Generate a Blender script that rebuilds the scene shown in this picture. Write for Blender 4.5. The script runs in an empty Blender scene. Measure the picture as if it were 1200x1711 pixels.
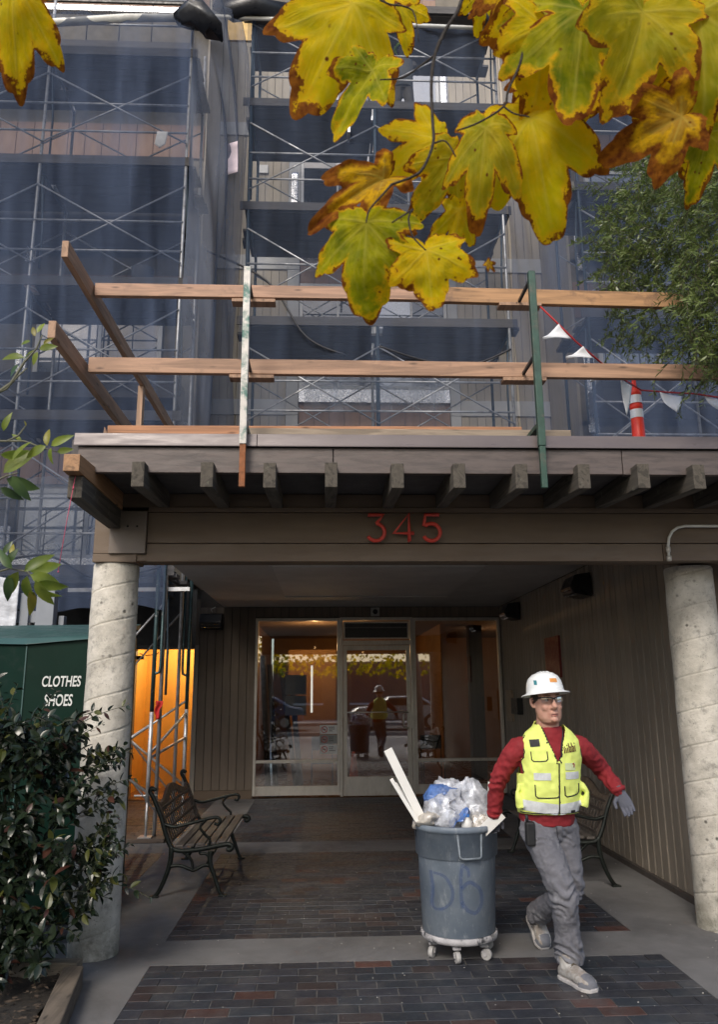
import bpy, math, random
from math import sin, cos, pi, radians
from mathutils import Vector, Matrix, noise
import numpy as np
random.seed(7)
S = bpy.context.scene
COL = S.collection
# ---------------------------------------------------------------- camera
F, PITCH, YAW, ROLL = 1298.0, radians(12.863), radians(2.545), radians(-0.45)
CAM = Vector((0, 0, 1.75))
fw = Vector((sin(YAW)*cos(PITCH), cos(YAW)*cos(PITCH), sin(PITCH)))
rt = Vector((cos(YAW), -sin(YAW), 0)); up = rt.cross(fw)
rx = rt*cos(ROLL)+up*sin(ROLL); ux = up*cos(ROLL)-rt*sin(ROLL)
cd = bpy.data.cameras.new('camera'); cam = bpy.data.objects.new('camera', cd); COL.objects.link(cam)
cam.matrix_world = Matrix(((rx.x, ux.x, -fw.x, CAM.x), (rx.y, ux.y, -fw.y, CAM.y), (rx.z, ux.z, -fw.z, CAM.z), (0, 0, 0, 1)))
cd.sensor_fit = 'VERTICAL'; cd.sensor_height = 36; cd.lens = F/1711*36; cd.clip_end = 400; cd.clip_start = .05
cd.dof.use_dof = True; cd.dof.focus_distance = 5.9; cd.dof.aperture_fstop = 3.6
S.camera = cam
def at(px, py, y):      # the point at depth y seen along a direction
    d = rx*((px-600)/F)+ux*(-(py-855.5)/F)+fw; return CAM+d*(y/d.y)
# ---------------------------------------------------------------- light
SUN_EL, SUN_AZ = radians(40), radians(200)     # azimuth clockwise from +Y
w = bpy.data.worlds.new('World'); S.world = w; w.use_nodes = True
nt = w.node_tree; bg = nt.nodes['Background']
sky = nt.nodes.new('ShaderNodeTexSky'); sky.sky_type = 'NISHITA'; sky.sun_disc = False
sky.sun_elevation = SUN_EL; sky.sun_rotation = SUN_AZ; sky.air_density = 1.0; sky.dust_density = 2.5; sky.ozone_density = 1.0
nt.links.new(sky.outputs[0], bg.inputs[0]); bg.inputs[1].default_value = 0.13
sl = bpy.data.lights.new('sun', 'SUN'); sl.energy = 1.5; sl.angle = radians(18); sl.color = (1, .93, .82)
so = bpy.data.objects.new('sun', sl); COL.objects.link(so)
sd = Vector((sin(SUN_AZ)*cos(SUN_EL), cos(SUN_AZ)*cos(SUN_EL), sin(SUN_EL)))
so.rotation_euler = sd.to_track_quat('Z', 'Y').to_euler(); so.location = (0, -5, 30)
S.view_settings.view_transform = 'Standard'; S.view_settings.look = 'None'
S.view_settings.exposure = 0.62; S.view_settings.gamma = 1
S.render.engine = 'CYCLES'
S.cycles.use_denoising = True
S.cycles.max_bounces = 8; S.cycles.diffuse_bounces = 5; S.cycles.glossy_bounces = 3; S.cycles.transmission_bounces = 5
S.cycles.transparent_max_bounces = 14; S.cycles.caustics_reflective = False; S.cycles.caustics_refractive = False
S.cycles.sample_clamp_indirect = 6

# ---------------------------------------------------------------- materials
def nodes(name):
    m = bpy.data.materials.new(name); m.use_nodes = True
    t = m.node_tree; return m, t, t.nodes['Principled BSDF'], t.nodes['Material Output']
def N(t, kind, **k):
    n = t.nodes.new('ShaderNode'+kind)
    for a, b in k.items():
        if a in n.inputs.keys(): n.inputs[a].default_value = b
        else: setattr(n, a, b)
    return n
def rgb(c, f=1): return (min(1, c[0]*f), min(1, c[1]*f), min(1, c[2]*f), 1)
def pos(t, scale=(1, 1, 1), obj=False):
    mp = N(t, 'Mapping'); mp.inputs['Scale'].default_value = scale
    if obj: t.links.new(N(t, 'TexCoord').outputs['Object'], mp.inputs[0])
    else: t.links.new(N(t, 'NewGeometry').outputs['Position'], mp.inputs[0])
    return mp.outputs[0]
def ramp(t, src, stops):
    r = N(t, 'ValToRGB'); t.links.new(src, r.inputs[0])
    e = r.color_ramp.elements
    while len(e) < len(stops): e.new(.5)
    for i, (p_, c_) in enumerate(stops):
        e[i].position = p_; e[i].color = c_ if hasattr(c_, '__len__') else (c_, c_, c_, 1)
    return r.outputs[0]
def mix(t, fac, a, b, kind='MIX'):
    m = N(t, 'MixRGB', blend_type=kind)
    for i, v in ((0, fac), (1, a), (2, b)):
        if hasattr(v, 'links') or isinstance(v, bpy.types.NodeSocket): t.links.new(v, m.inputs[i])
        elif i == 0: m.inputs[0].default_value = v
        else: m.inputs[i].default_value = v if len(v) == 4 else rgb(v)
    return m.outputs[0]
def noise_(t, vec, scale, detail=5, rough=.6, dist=0):
    n = N(t, 'TexNoise'); n.inputs['Scale'].default_value = scale; n.inputs['Detail'].default_value = detail
    n.inputs['Roughness'].default_value = rough; n.inputs['Distortion'].default_value = dist
    t.links.new(vec, n.inputs['Vector']); return n.outputs[0]
MATS = {}
def M(name, col, rough=.6, var=.18, scale=6, stretch=(1, 1, 1), bump=.15, bscale=60, metal=0, dirt=None, rnd=0, spec=.5, obj=False):
    """base colour broken by two noises, optional dirt (colour, scale, low, high), optional per-piece variation"""
    if name in MATS: return MATS[name]
    m, t, b, o = nodes(name)
    v = pos(t, stretch, obj)
    c = ramp(t, noise_(t, v, scale, 7, .65), [(.3, rgb(col, 1-var)), (.7, rgb(col, 1+var))])
    c = mix(t, 1, c, ramp(t, noise_(t, pos(t), .7, 6, .65), [(.3, (.84, .84, .84, 1)), (.7, (1.08, 1.08, 1.08, 1))]), 'MULTIPLY')
    if dirt:
        f = ramp(t, noise_(t, v, dirt[1], 8, .7, .4), [(dirt[2], 0), (dirt[3], 1)])
        c = mix(t, f, c, dirt[0])
    if rnd:
        oi = N(t, 'ObjectInfo'); r = ramp(t, oi.outputs['Random'], [(0, rgb((1-rnd,)*3)), (1, rgb((1.0,)*3))])
        c = mix(t, 1, c, r, 'MULTIPLY')
    t.links.new(c, b.inputs['Base Color'])
    rr = ramp(t, noise_(t, v, scale*2.3, 4), [(.3, max(.05, rough-.12)), (.7, min(1, rough+.12))])
    t.links.new(rr, b.inputs['Roughness'])
    b.inputs['Metallic'].default_value = metal; b.inputs['Specular IOR Level'].default_value = spec
    if bump:
        bp = N(t, 'Bump'); bp.inputs['Strength'].default_value = bump; bp.inputs['Distance'].default_value = .01
        t.links.new(noise_(t, v, bscale, 6, .7), bp.inputs['Height']); t.links.new(bp.outputs[0], b.inputs['Normal'])
    MATS[name] = m; return m
def Mwood(name, col, axis=0, dark=.45, rough=.7, dirt=None, ring=9):
    if name in MATS: return MATS[name]
    m, t, b, o = nodes(name)
    s = [1, 1, 1]; s[axis] = .06
    v = pos(t, tuple(s))
    g = noise_(t, v, 34, 7, .7, .8); g2 = noise_(t, v, ring, 3, .5, 2.5)
    c = ramp(t, g, [(.34, rgb(col, dark)), (.5, rgb(col, .9)), (.68, rgb(col, 1.2))])
    c = mix(t, .6, c, ramp(t, g2, [(.4, rgb(col, dark)), (.5, rgb(col, 1.1)), (.6, rgb(col, .75))]))
    if dirt:
        c = mix(t, ramp(t, noise_(t, pos(t), dirt[1], 8, .7), [(dirt[2], 0), (dirt[3], 1)]), c, dirt[0])
    s2 = [6, 22, 22]; s2[0], s2[axis] = s2[axis], 6
    k = N(t, 'TexVoronoi'); k.inputs['Scale'].default_value = .62; t.links.new(pos(t, tuple(s2)), k.inputs['Vector'])
    c = mix(t, ramp(t, k.outputs[0], [(.05, 1), (.16, 0)]), c, rgb(col, .25))
    t.links.new(c, b.inputs['Base Color']); b.inputs['Roughness'].default_value = rough
    bp = N(t, 'Bump'); bp.inputs['Strength'].default_value = .35; bp.inputs['Distance'].default_value = .004
    t.links.new(g, bp.inputs['Height']); t.links.new(bp.outputs[0], b.inputs['Normal'])
    MATS[name] = m; return m
def Mglass(name, tint=(1, 1, 1), gloss=.14, dirt=0, dcol=(.5, .55, .6)):
    m, t, b, o = nodes(name); t.nodes.remove(b)
    tr = N(t, 'BsdfTransparent'); tr.inputs[0].default_value = rgb(tint)
    gl = N(t, 'BsdfGlossy'); gl.inputs['Roughness'].default_value = .015
    fr = N(t, 'LayerWeight'); fr.inputs[0].default_value = .35
    a = N(t, 'Math', operation='ADD'); a.inputs[1].default_value = gloss; t.links.new(fr.outputs['Fresnel'], a.inputs[0]); a.use_clamp = True
    mx = N(t, 'MixShader'); t.links.new(a.outputs[0], mx.inputs[0]); t.links.new(tr.outputs[0], mx.inputs[1]); t.links.new(gl.outputs[0], mx.inputs[2])
    out = mx.outputs[0]
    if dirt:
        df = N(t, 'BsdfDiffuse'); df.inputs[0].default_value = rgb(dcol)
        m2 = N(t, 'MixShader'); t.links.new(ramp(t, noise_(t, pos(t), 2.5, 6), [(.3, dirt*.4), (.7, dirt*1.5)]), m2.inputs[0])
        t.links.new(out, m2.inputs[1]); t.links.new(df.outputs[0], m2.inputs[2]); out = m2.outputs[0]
    t.links.new(out, o.inputs[0]); MATS[name] = m; return m
def Memit(name, col, s):
    m, t, b, o = nodes(name); b.inputs['Base Color'].default_value = rgb(col); b.inputs['Emission Color'].default_value = rgb(col)
    b.inputs['Emission Strength'].default_value = s; MATS[name] = m; return m
def Mnet(name, col, alpha, streak=.16):
    """woven debris mesh: share of thread against hole, creased in vertical streaks"""
    m, t, b, o = nodes(name); t.nodes.remove(b)
    v = pos(t, (1, 1, .12)); n = noise_(t, v, 3.2, 4, .5, .3); n2 = noise_(t, pos(t), .9, 4, .6)
    a = mix(t, .5, ramp(t, n, [(.3, max(0, alpha-streak)), (.7, min(1, alpha+streak))]), ramp(t, n2, [(.3, max(0, alpha-streak*.6)), (.7, min(1, alpha+streak*.6))]))
    d = N(t, 'BsdfDiffuse'); t.links.new(ramp(t, n, [(.3, rgb(col, .7)), (.7, rgb(col, 1.4))]), d.inputs[0])
    tl = N(t, 'BsdfTranslucent'); tl.inputs[0].default_value = rgb(col)
    m1 = N(t, 'MixShader'); m1.inputs[0].default_value = .3; t.links.new(d.outputs[0], m1.inputs[1]); t.links.new(tl.outputs[0], m1.inputs[2])
    tr = N(t, 'BsdfTransparent'); mx = N(t, 'MixShader'); t.links.new(a, mx.inputs[0]); t.links.new(tr.outputs[0], mx.inputs[1]); t.links.new(m1.outputs[0], mx.inputs[2])
    t.links.new(mx.outputs[0], o.inputs[0]); MATS[name] = m; return m

# ---------------------------------------------------------------- mesh builder
WORLD = {}     # world origin of unrotated empties and parts
def V(*a): return Vector(a)
class MB:
    def __init__(s): s.v = []; s.f = []; s.sm = []
    def add(s, vs, fs, smooth=False):
        b = len(s.v); s.v += [Vector(x) for x in vs]; s.f += [tuple(i+b for i in q) for q in fs]; s.sm += [smooth]*len(fs); return s
    def box(s, x0, x1, y0, y1, z0, z1):
        vs = [(x, y, z) for z in (z0, z1) for y in (y0, y1) for x in (x0, x1)]
        return s.add(vs, [(0, 2, 3, 1), (4, 5, 7, 6), (0, 1, 5, 4), (2, 6, 7, 3), (0, 4, 6, 2), (1, 3, 7, 5)])
    def beam(s, a, b, w, h, upv=(0, 0, 1)):
        a, b = Vector(a), Vector(b); d = (b-a).normalized(); u = Vector(upv)
        x = d.cross(u); x = x.normalized() if x.length > 1e-4 else V(1, 0, 0); u = x.cross(d).normalized()
        vs = [p+x*(i*w/2)+u*(j*h/2) for p in (a, b) for i, j in ((-1, -1), (1, -1), (1, 1), (-1, 1))]
        return s.add(vs, [(0, 1, 2, 3), (7, 6, 5, 4), (0, 4, 5, 1), (1, 5, 6, 2), (2, 6, 7, 3), (3, 7, 4, 0)])
    def tube(s, pts, r, n=8, r1=None, cap=True, flat=1, nrm=None):
        pts = [Vector(p) for p in pts]; k = len(pts); vs = []; prev = None
        for i, p in enumerate(pts):
            d = (pts[min(i+1, k-1)]-pts[max(i-1, 0)]).normalized()
            if nrm: x = d.cross(Vector(nrm))
            else: x = d.cross(V(0, 0, 1)) if prev is None else prev-d*prev.dot(d)
            if x.length < 1e-3: x = d.cross(V(1, 0, 0))
            x.normalize(); prev = x; y = d.cross(x)
            if hasattr(r, '__len__'): R = r[i]
            else: R = r if r1 is None else r+(r1-r)*i/(k-1)
            vs += [p+x*R*cos(2*pi*j/n)+y*R*flat*sin(2*pi*j/n) for j in range(n)]
        fs = [(i*n+j, i*n+(j+1) % n, (i+1)*n+(j+1) % n, (i+1)*n+j) for i in range(k-1) for j in range(n)]
        s.add(vs, fs, n > 4)
        if cap:
            b = len(s.v)-k*n; s.f += [tuple(b+j for j in range(n))[::-1], tuple(b+(k-1)*n+j for j in range(n))]; s.sm += [False, False]
        return s
    def lathe(s, prof, c=(0, 0, 0), n=24, sx=1, sy=1):
        c = Vector(c); k = len(prof)
        vs = [c+V(r*cos(2*pi*j/n)*sx, r*sin(2*pi*j/n)*sy, z) for r, z in prof for j in range(n)]
        fs = [(i*n+j, i*n+(j+1) % n, (i+1)*n+(j+1) % n, (i+1)*n+j) for i in range(k-1) for j in range(n)]
        return s.add(vs, fs, True)
    def grid(s, fn, nu, nv, smooth=True):
        vs = [fn(i/nu, j/nv) for j in range(nv+1) for i in range(nu+1)]
        fs = [(j*(nu+1)+i, j*(nu+1)+i+1, (j+1)*(nu+1)+i+1, (j+1)*(nu+1)+i) for j in range(nv) for i in range(nu)]
        return s.add(vs, fs, smooth)
    def prism(s, poly, z0, z1, axis='z'):
        n = len(poly)
        def P(p, h): return (p[0], p[1], h) if axis == 'z' else ((p[0], h, p[1]) if axis == 'y' else (h, p[0], p[1]))
        vs = [P(p, z0) for p in poly]+[P(p, z1) for p in poly]
        return s.add(vs, [tuple(range(n))[::-1], tuple(range(n, 2*n))]+[(i, (i+1) % n, n+(i+1) % n, n+i) for i in range(n)])
    def ball(s, c, rx, ry=None, rz=None, n=12):
        ry = ry or rx; rz = rz or rx; k = n//2
        vs = [Vector(c)+V(rx*sin(pi*i/k)*cos(2*pi*j/n), ry*sin(pi*i/k)*sin(2*pi*j/n), rz*cos(pi*i/k)) for i in range(k+1) for j in range(n)]
        return s.add(vs, [(i*n+j, (i+1)*n+j, (i+1)*n+(j+1) % n, i*n+(j+1) % n) for i in range(k) for j in range(n)], True)
    def build(s, name, mat, parent=None, bevel=0, local=False, kind=None, solid=0, label=None):
        me = bpy.data.meshes.new(name)
        vs = s.v
        if local: org = V(0, 0, 0)
        else:
            a = np.array([tuple(v) for v in vs]); org = Vector(((a.min(0)+a.max(0))/2).tolist())
        me.from_pydata([tuple(v-org) for v in vs], [], s.f); me.update()
        if any(s.sm): me.polygons.foreach_set('use_smooth', s.sm)
        if not isinstance(mat, (list, tuple)): mat = [mat]
        for q in mat: me.materials.append(q)
        ob = bpy.data.objects.new(name, me); COL.objects.link(ob)
        if parent: ob.parent = parent
        pw = WORLD.get(parent.name, V(0, 0, 0)) if parent else V(0, 0, 0)
        ob.location = org-pw if not local else V(0, 0, 0)
        WORLD[ob.name] = org
        if bevel:
            bm = ob.modifiers.new('bevel', 'BEVEL'); bm.width = bevel; bm.segments = 2; bm.limit_method = 'ANGLE'
        if solid:
            sm_ = ob.modifiers.new('solid', 'SOLIDIFY'); sm_.thickness = solid
        if kind: ob['kind'] = kind
        if label: ob['label'] = label
        return ob
def thing(name, loc, label, cat, group=None, rz=0):
    o = bpy.data.objects.new(name, None); COL.objects.link(o); o.location = loc; o.rotation_euler = (0, 0, rz)
    o.empty_display_size = .2; WORLD[o.name] = Vector(loc) if not rz else V(0, 0, 0)
    o['label'] = label; o['category'] = cat
    if group: o['group'] = group
    return o
def tag(o, label, cat, group=None):
    o['label'] = label; o['category'] = cat
    if group: o['group'] = group
    return o
def copy_at(o, parent, delta):       # share mesh data, shifted
    c = o.copy(); COL.objects.link(c); c.parent = parent; c.location = o.location+Vector(delta)
    WORLD[c.name] = WORLD[o.name]+Vector(delta); return c
def copy_tree(o, parent=None):
    c = o.copy(); COL.objects.link(c); c.parent = parent
    for ch in list(o.children): copy_tree(ch, c)
    return c
def Box(name, mat, parent, x0, x1, y0, y1, z0, z1, **k): return MB().box(x0, x1, y0, y1, z0, z1).build(name, mat, parent, **k)

# colours
concrete = M('concrete', (.30, .29, .28), .85, .14, 3, bump=.3, bscale=90, dirt=((.13, .12, .11, 1), 2.2, .52, .8))
asphalt = M('asphalt', (.05, .05, .052), .9, .2, 8, bump=.4)
siding = M('siding_brown', (.22, .175, .135), .75, .12, 3, (6, 6, .5), .2, 70, rnd=.16)
siding_w = M('siding_side', (.27, .23, .185), .6, .12, 3, (6, 6, .5), .2, 70, rnd=.2)
siding_up = M('siding_beige', (.50, .45, .38), .8, .1, 3, (6, 6, .5), .15, 70, rnd=.15)
paint = M('fascia_paint', (.105, .082, .075), .5, .12, 4, (.6, 4, 4), .25, 80, dirt=((.045, .036, .034, 1), 5, .46, .68))
paint2 = M('header_paint', (.145, .103, .070), .6, .12, 2, (.6, 4, 4), .15, 80, dirt=((.09, .07, .06, 1), 2, .55, .9))
alu = M('aluminium', (.62, .58, .52), .4, .1, 10, (1, 1, .4), .1, 80, metal=.35, dirt=((.25, .2, .15, 1), 5, .55, .8))
whitemet = M('white_frame', (.75, .76, .78), .5, .06, 5, bump=.05)
galv = M('galvanised', (.55, .56, .58), .45, .2, 9, bump=.15, metal=.6, dirt=((.2, .19, .18, 1), 7, .5, .75))
steelblue = M('scaffold_blue', (.06, .09, .12), .5, .2, 9, bump=.1, metal=.3)
black = M('black_metal', (.015, .015, .016), .45, .2, 10, bump=.1)
deckm = M('deck_planks', (.10, .095, .095), .85, .25, 4, (.5, 4, 4), .3, 60)
foil = M('foil_flashing', (.75, .77, .82), .25, .12, 14, bump=.9, bscale=24, metal=.85)
dark = M('dark_void', (.012, .011, .011), .9, .2, 4)
# ================================================================ SETTING
g = Box('ground', concrete, None, -60, 60, -60, 90, -.6, -.03); g['kind'] = 'structure'
# paving: poured concrete strips around three brick fields
pv = MB()
X0, X1 = -1.14, 2.26
ROWS = [(3.72, 5.66), (6.18, 9.22), (9.86, 13.5)]
pv.box(-3.9, X0, -2.5, 6.0, -.03, 0); pv.box(X1, 6, -2.5, 13.64, -.03, 0)
pv.box(-1.78, X0, 6.0, 13.64, -.03, 0); pv.box(-6, -1.78, 9.3, 10.2, -.03, 0)
pv.box(X0, X1, 5.66, 6.18, -.03, 0); pv.box(X0, X1, 9.22, 9.86, -.03, 0); pv.box(X0, X1, 13.5, 13.64, -.03, 0); pv.box(X0, X1, -2.5, 3.72, -.03, 0)
pv.box(-6, -1.78, 6.0, 6.18, -.03, 0)
pave = pv.build('concrete_paving', M('paving_concrete', (.155, .152, .152), .7, .16, 2.4, bump=.25, bscale=110, dirt=((.075, .073, .072, 1), 1.3, .48, .78)), None); pave['kind'] = 'structure'
bed = MB()
for a, b in ROWS: bed.box(X0, X1, a, b, -.03, -.006)
bed.box(-6, -1.78, 6.18, 9.3, -.03, -.006); bed.box(-6, -1.78, 10.2, 13.6, -.03, -.006)
bedo = bed.build('brick_bed', M('mortar', (.13, .125, .12), .9, .15, 20), None); bedo['kind'] = 'structure'
BD = ((.085, .083, .085, 1), 3.2, .46, .74)
brick_m = [M('brick_slate', (.034, .038, .050), .5, .25, 9, bump=.4, bscale=120, rnd=.4, dirt=BD), M('brick_plum', (.052, .040, .042), .5, .25, 9, bump=.4, bscale=120, rnd=.35, dirt=BD),
           M('brick_red', (.085, .042, .036), .5, .3, 9, bump=.4, bscale=120, rnd=.3, dirt=BD), M('brick_blue', (.030, .038, .050), .5, .2, 9, bump=.4, bscale=120, rnd=.3, dirt=BD)]
L, W_ = .243, .1215
brick_me = []
for m_ in brick_m:
    b_ = MB().box(-L/2+.0035, L/2-.0035, -W_/2+.003, W_/2-.003, -.02, 0)
    t_ = b_.build('brick', m_, pave, local=True, bevel=.0025); brick_me.append(t_)
cells = []
def field(x0, x1, y0, y1):
    j = 0; y = y0
    while y < y1-.01:
        x = x0-(L/2 if j % 2 else 0)
        while x < x1-.01:
            a, b = max(x, x0), min(x+L, x1)
            if b-a > .05: cells.append((a, b, y, min(y+W_, y1)))
            x += L
        y += W_; j += 1
for a, b in ROWS: field(X0, X1, a, b)
field(-3.6, -1.78, 6.18, 9.3); field(-3.6, -1.78, 10.2, 13.5)
rest = {0: MB(), 1: MB(), 2: MB(), 3: MB()}; nb = 0
cells.sort(key=lambda c: c[2] if c[0] > -1.7 else c[2]+8)
for a, b, y0, y1 in cells:
    r = random.random(); k = 0 if r < .5 else 1 if r < .66 else 3 if r < .95 else 2
    if nb < 295 and y0 > 4.25:
        o = brick_me[k].copy(); COL.objects.link(o); o.location = ((a+b)/2, (y0+y1)/2, random.uniform(-.0015, .0015)) - WORLD[pave.name] if False else Vector(((a+b)/2, (y0+y1)/2, random.uniform(-.0015, .0015)))-WORLD[pave.name]
        o.scale = ((b-a)/L, (y1-y0)/W_, 1); o.rotation_euler = (random.uniform(-.004, .004), random.uniform(-.004, .004), random.uniform(-.004, .004)); nb += 1
    else:
        dz = random.uniform(-.0015, .0015); rest[k].box(a+.0035, b-.0035, y0+.003, y1-.003, -.02, dz)
for k in rest: rest[k].build('bricks', brick_m[k], pave, kind='stuff')
for t_ in brick_me: bpy.data.objects.remove(t_)

# planting bed with timber kerb
soilm = M('soil', (.022, .018, .014), .95, .4, 20, bump=1, bscale=30, dirt=((.09, .06, .035, 1), 14, .55, .7))
sb = MB().grid(lambda u, v: V(-3.9+2.35*u, 3.2+2.15*v, .05+.02*noise.noise(V(u*14, v*14, 1))), 50, 50); so_ = sb.build('planting_soil', soilm); so_['kind'] = 'structure'
kerb = thing('planter_edging', (-1.45, 4.4, 0), 'weathered low timber edging around the soil bed at bottom left', 'edging')
kw = Mwood('kerb_timber', (.16, .13, .10), 1, dirt=((.07, .06, .05, 1), 4, .45, .7))
MB().beam((-1.22, 3.4, .05), (-1.53, 5.3, .05), .12, .14).build('timber', kw, kerb, bevel=.008)
MB().beam((-1.52, 5.40, .05), (-2.7, 5.5, .05), .1, .14).build('timber', Mwood('kerb_timber_x', (.2, .17, .13), 0), kerb, bevel=.008)
lit = MB()
for i in range(700):
    x, y = random.uniform(-2.6, -1.4), random.uniform(4.0, 5.35)
    if x > -1.5-(y-5.3)*.16-.1: continue
    a = random.uniform(0, 6.28); r = random.uniform(.008, .028); z = .075+random.random()*.02
    lit.add([(x+r*cos(a+q)*k_, y+r*sin(a+q)*k_*.7, z+random.uniform(0, .012)) for q, k_ in ((0, 1), (1.6, .6), (3.1, 1), (4.7, .6))], [(0, 1, 2, 3)])
o = lit.build('leaf_litter', M('litter', (.06, .042, .028), .9, .5, 40), kind='stuff'); 
# grit and paint specks on the paving
sp = MB()
for i in range(260):
    x, y = random.uniform(-1.9, 3.2), random.uniform(4.4, 8.5)**1
    r = random.uniform(.0015, .006); sp.ball((x, y, r*.3+.001), r, r*random.uniform(.6, 1), r*.5, 5 if r < .006 else 6)
sp.build('grit_specks', M('grit', (.5, .48, .44), .9), kind='stuff')

# ================================================================ concrete columns
def column_mat():
    m, t, b, o = nodes('column_concrete'); v = pos(t)
    c = ramp(t, noise_(t, v, 4, 9, .7), [(.28, rgb((.34, .315, .27))), (.5, rgb((.55, .515, .45))), (.7, rgb((.72, .68, .61)))])
    c = mix(t, ramp(t, noise_(t, v, 11, 8, .75), [(.53, 0), (.66, .75)]), c, (.24, .225, .20))
    vo = N(t, 'TexVoronoi'); vo.inputs['Scale'].default_value = 9; vo.inputs['Randomness'].default_value = 1; t.links.new(v, vo.inputs['Vector'])
    pit = ramp(t, vo.outputs[0], [(.07, 1), (.15, 0)]); pmk = N(t, 'Math', operation='MULTIPLY'); t.links.new(pit, pmk.inputs[0]); t.links.new(ramp(t, noise_(t, v, 2.6, 5), [(.42, 0), (.55, 1)]), pmk.inputs[1]); pit = pmk.outputs[0]; c = mix(t, pit, c, (.16, .15, .13))
    vo2 = N(t, 'TexVoronoi'); vo2.inputs['Scale'].default_value = 34; t.links.new(v, vo2.inputs['Vector'])
    pit2 = ramp(t, vo2.outputs[0], [(.06, 1), (.14, 0)]); c = mix(t, pit2, c, (.2, .19, .17))
    # algae and splash grime rising from the foot
    sx = N(t, 'SeparateXYZ'); t.links.new(v, sx.inputs[0])
    hm = N(t, 'MapRange'); hm.inputs[1].default_value = .0; hm.inputs[2].default_value = .55; hm.inputs[3].default_value = .75; hm.inputs[4].default_value = 0; t.links.new(sx.outputs[2], hm.inputs[0])
    gm = N(t, 'Math', operation='MULTIPLY'); t.links.new(hm.outputs[0], gm.inputs[0]); t.links.new(ramp(t, noise_(t, v, 6, 8, .7), [(.35, 0), (.6, 1)]), gm.inputs[1])
    c = mix(t, gm.outputs[0], c, (.12, .12, .085)); t.links.new(c, b.inputs['Base Color']); b.inputs['Roughness'].default_value = .9
    bp = N(t, 'Bump'); bp.inputs['Strength'].default_value = .6; bp.inputs['Distance'].default_value = .01
    h = mix(t, 1, noise_(t, v, 45, 8, .7), pit, 'SUBTRACT'); t.links.new(h, bp.inputs['Height']); t.links.new(bp.outputs[0], b.inputs['Normal']); return m
colm = column_mat()
def concrete_column(cx, cy, r, h, label, ph, sgn):
    c = MB(); n, k = 96, 420
    def fn(u, v):
        a = 2*pi*u; z = h*v; s = (z/.262-sgn*u+ph) % 1; d = min(s, 1-s)*.262
        s2 = (z/.262) % 1
        R = r*(1+.012*sin(z*9+ph))-(.006 if d < .0045 else 0)+.0015*noise.noise(V(cos(a)*2, sin(a)*2, z*6))+(.004 if s < .5 else 0)*0.3
        if z > h-.01: R -= .004
        return V(cx+R*cos(a), cy+R*sin(a), z)
    c.grid(fn, n, k)
    o = c.build('concrete_column', colm); tag(o, label, 'column', 'round concrete entrance columns')
    return o
concrete_column(-1.585, 5.92, .168, 2.68, 'round pockmarked concrete column with shrub against it, left of the entrance', .2, 1)
concrete_column(2.985, 6.22, .188, 2.70, 'round concrete column at right of the entrance below the white conduit', .6, 1)

# ================================================================ canopy
can = thing('entrance_canopy', (.6, 5.9, 2.7), 'brown timber entrance canopy with projecting joists and red house number 345', 'canopy')
Box('fascia_board', paint, can, -1.64, .05, 5.0, 5.05, 3.158, 3.333, bevel=.004)
Box('fascia_board', paint, can, .055, 2.02, 5.0, 5.05, 3.158, 3.333, bevel=.004)
Box('fascia_board', paint, can, 2.025, 4.4, 5.0, 5.05, 3.156, 3.331, bevel=.004)
cap = M('cap_metal', (.125, .103, .105), .38, .1, 4, (.5, 4, 4), .06, 60, metal=.1, dirt=((.5, .48, .47, 1), 16, .66, .74))
for a, b in ((-1.665, -.46), (-.457, 4.4)):
    MB().prism([(4.975, 3.335), (4.975, 3.343), (4.985, 3.425), (5.12, 3.435), (5.12, 3.425), (4.99, 3.34)], a, b, 'x').build('cap_flashing', cap, can, bevel=.002)
Box('roof_deck', M('roof_felt', (.09, .085, .085), .9, .2), can, -1.7, 4.4, 5.052, 13.5, 3.21, 3.40)
old = Mwood('joist_old', (.085, .073, .058), 1, .3, .85, dirt=((.17, .17, .13, 1), 9, .6, .75))
jo = None
for i, x in enumerate((-1.215, -.77, -.365, .038, .475, .885, 1.30, 1.72, 2.115, 2.50, 2.9, 3.3)):
    w2 = .041; bt = MB(); z0, z1 = 3.035, 3.205
    bt.prism([(4.9, z0), (4.9, z1), (5.745, z1), (5.745, 3.095)], x-w2, x+w2, 'x')
    if jo is None: jo = bt.build('joist', old, can, bevel=.005)
    else: copy_at(jo, can, (x+1.215, random.uniform(-.012, .012), random.uniform(-.004, .002)))
nw = Mwood('joist_new', (.36, .20, .10), 1, .4, .7)
MB().prism([(4.68, 3.075), (4.68, 3.185), (5.3, 3.205), (5.74, 3.205), (5.74, 3.075)], -1.62, -1.52, 'x').build('joist', nw, can, bevel=.004, label='fresh orange-brown timber end piece at the left corner')
MB().box(-1.615, -1.525, 4.78, 5.74, 2.93, 3.072).build('joist', old, can, bevel=.004)
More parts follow.
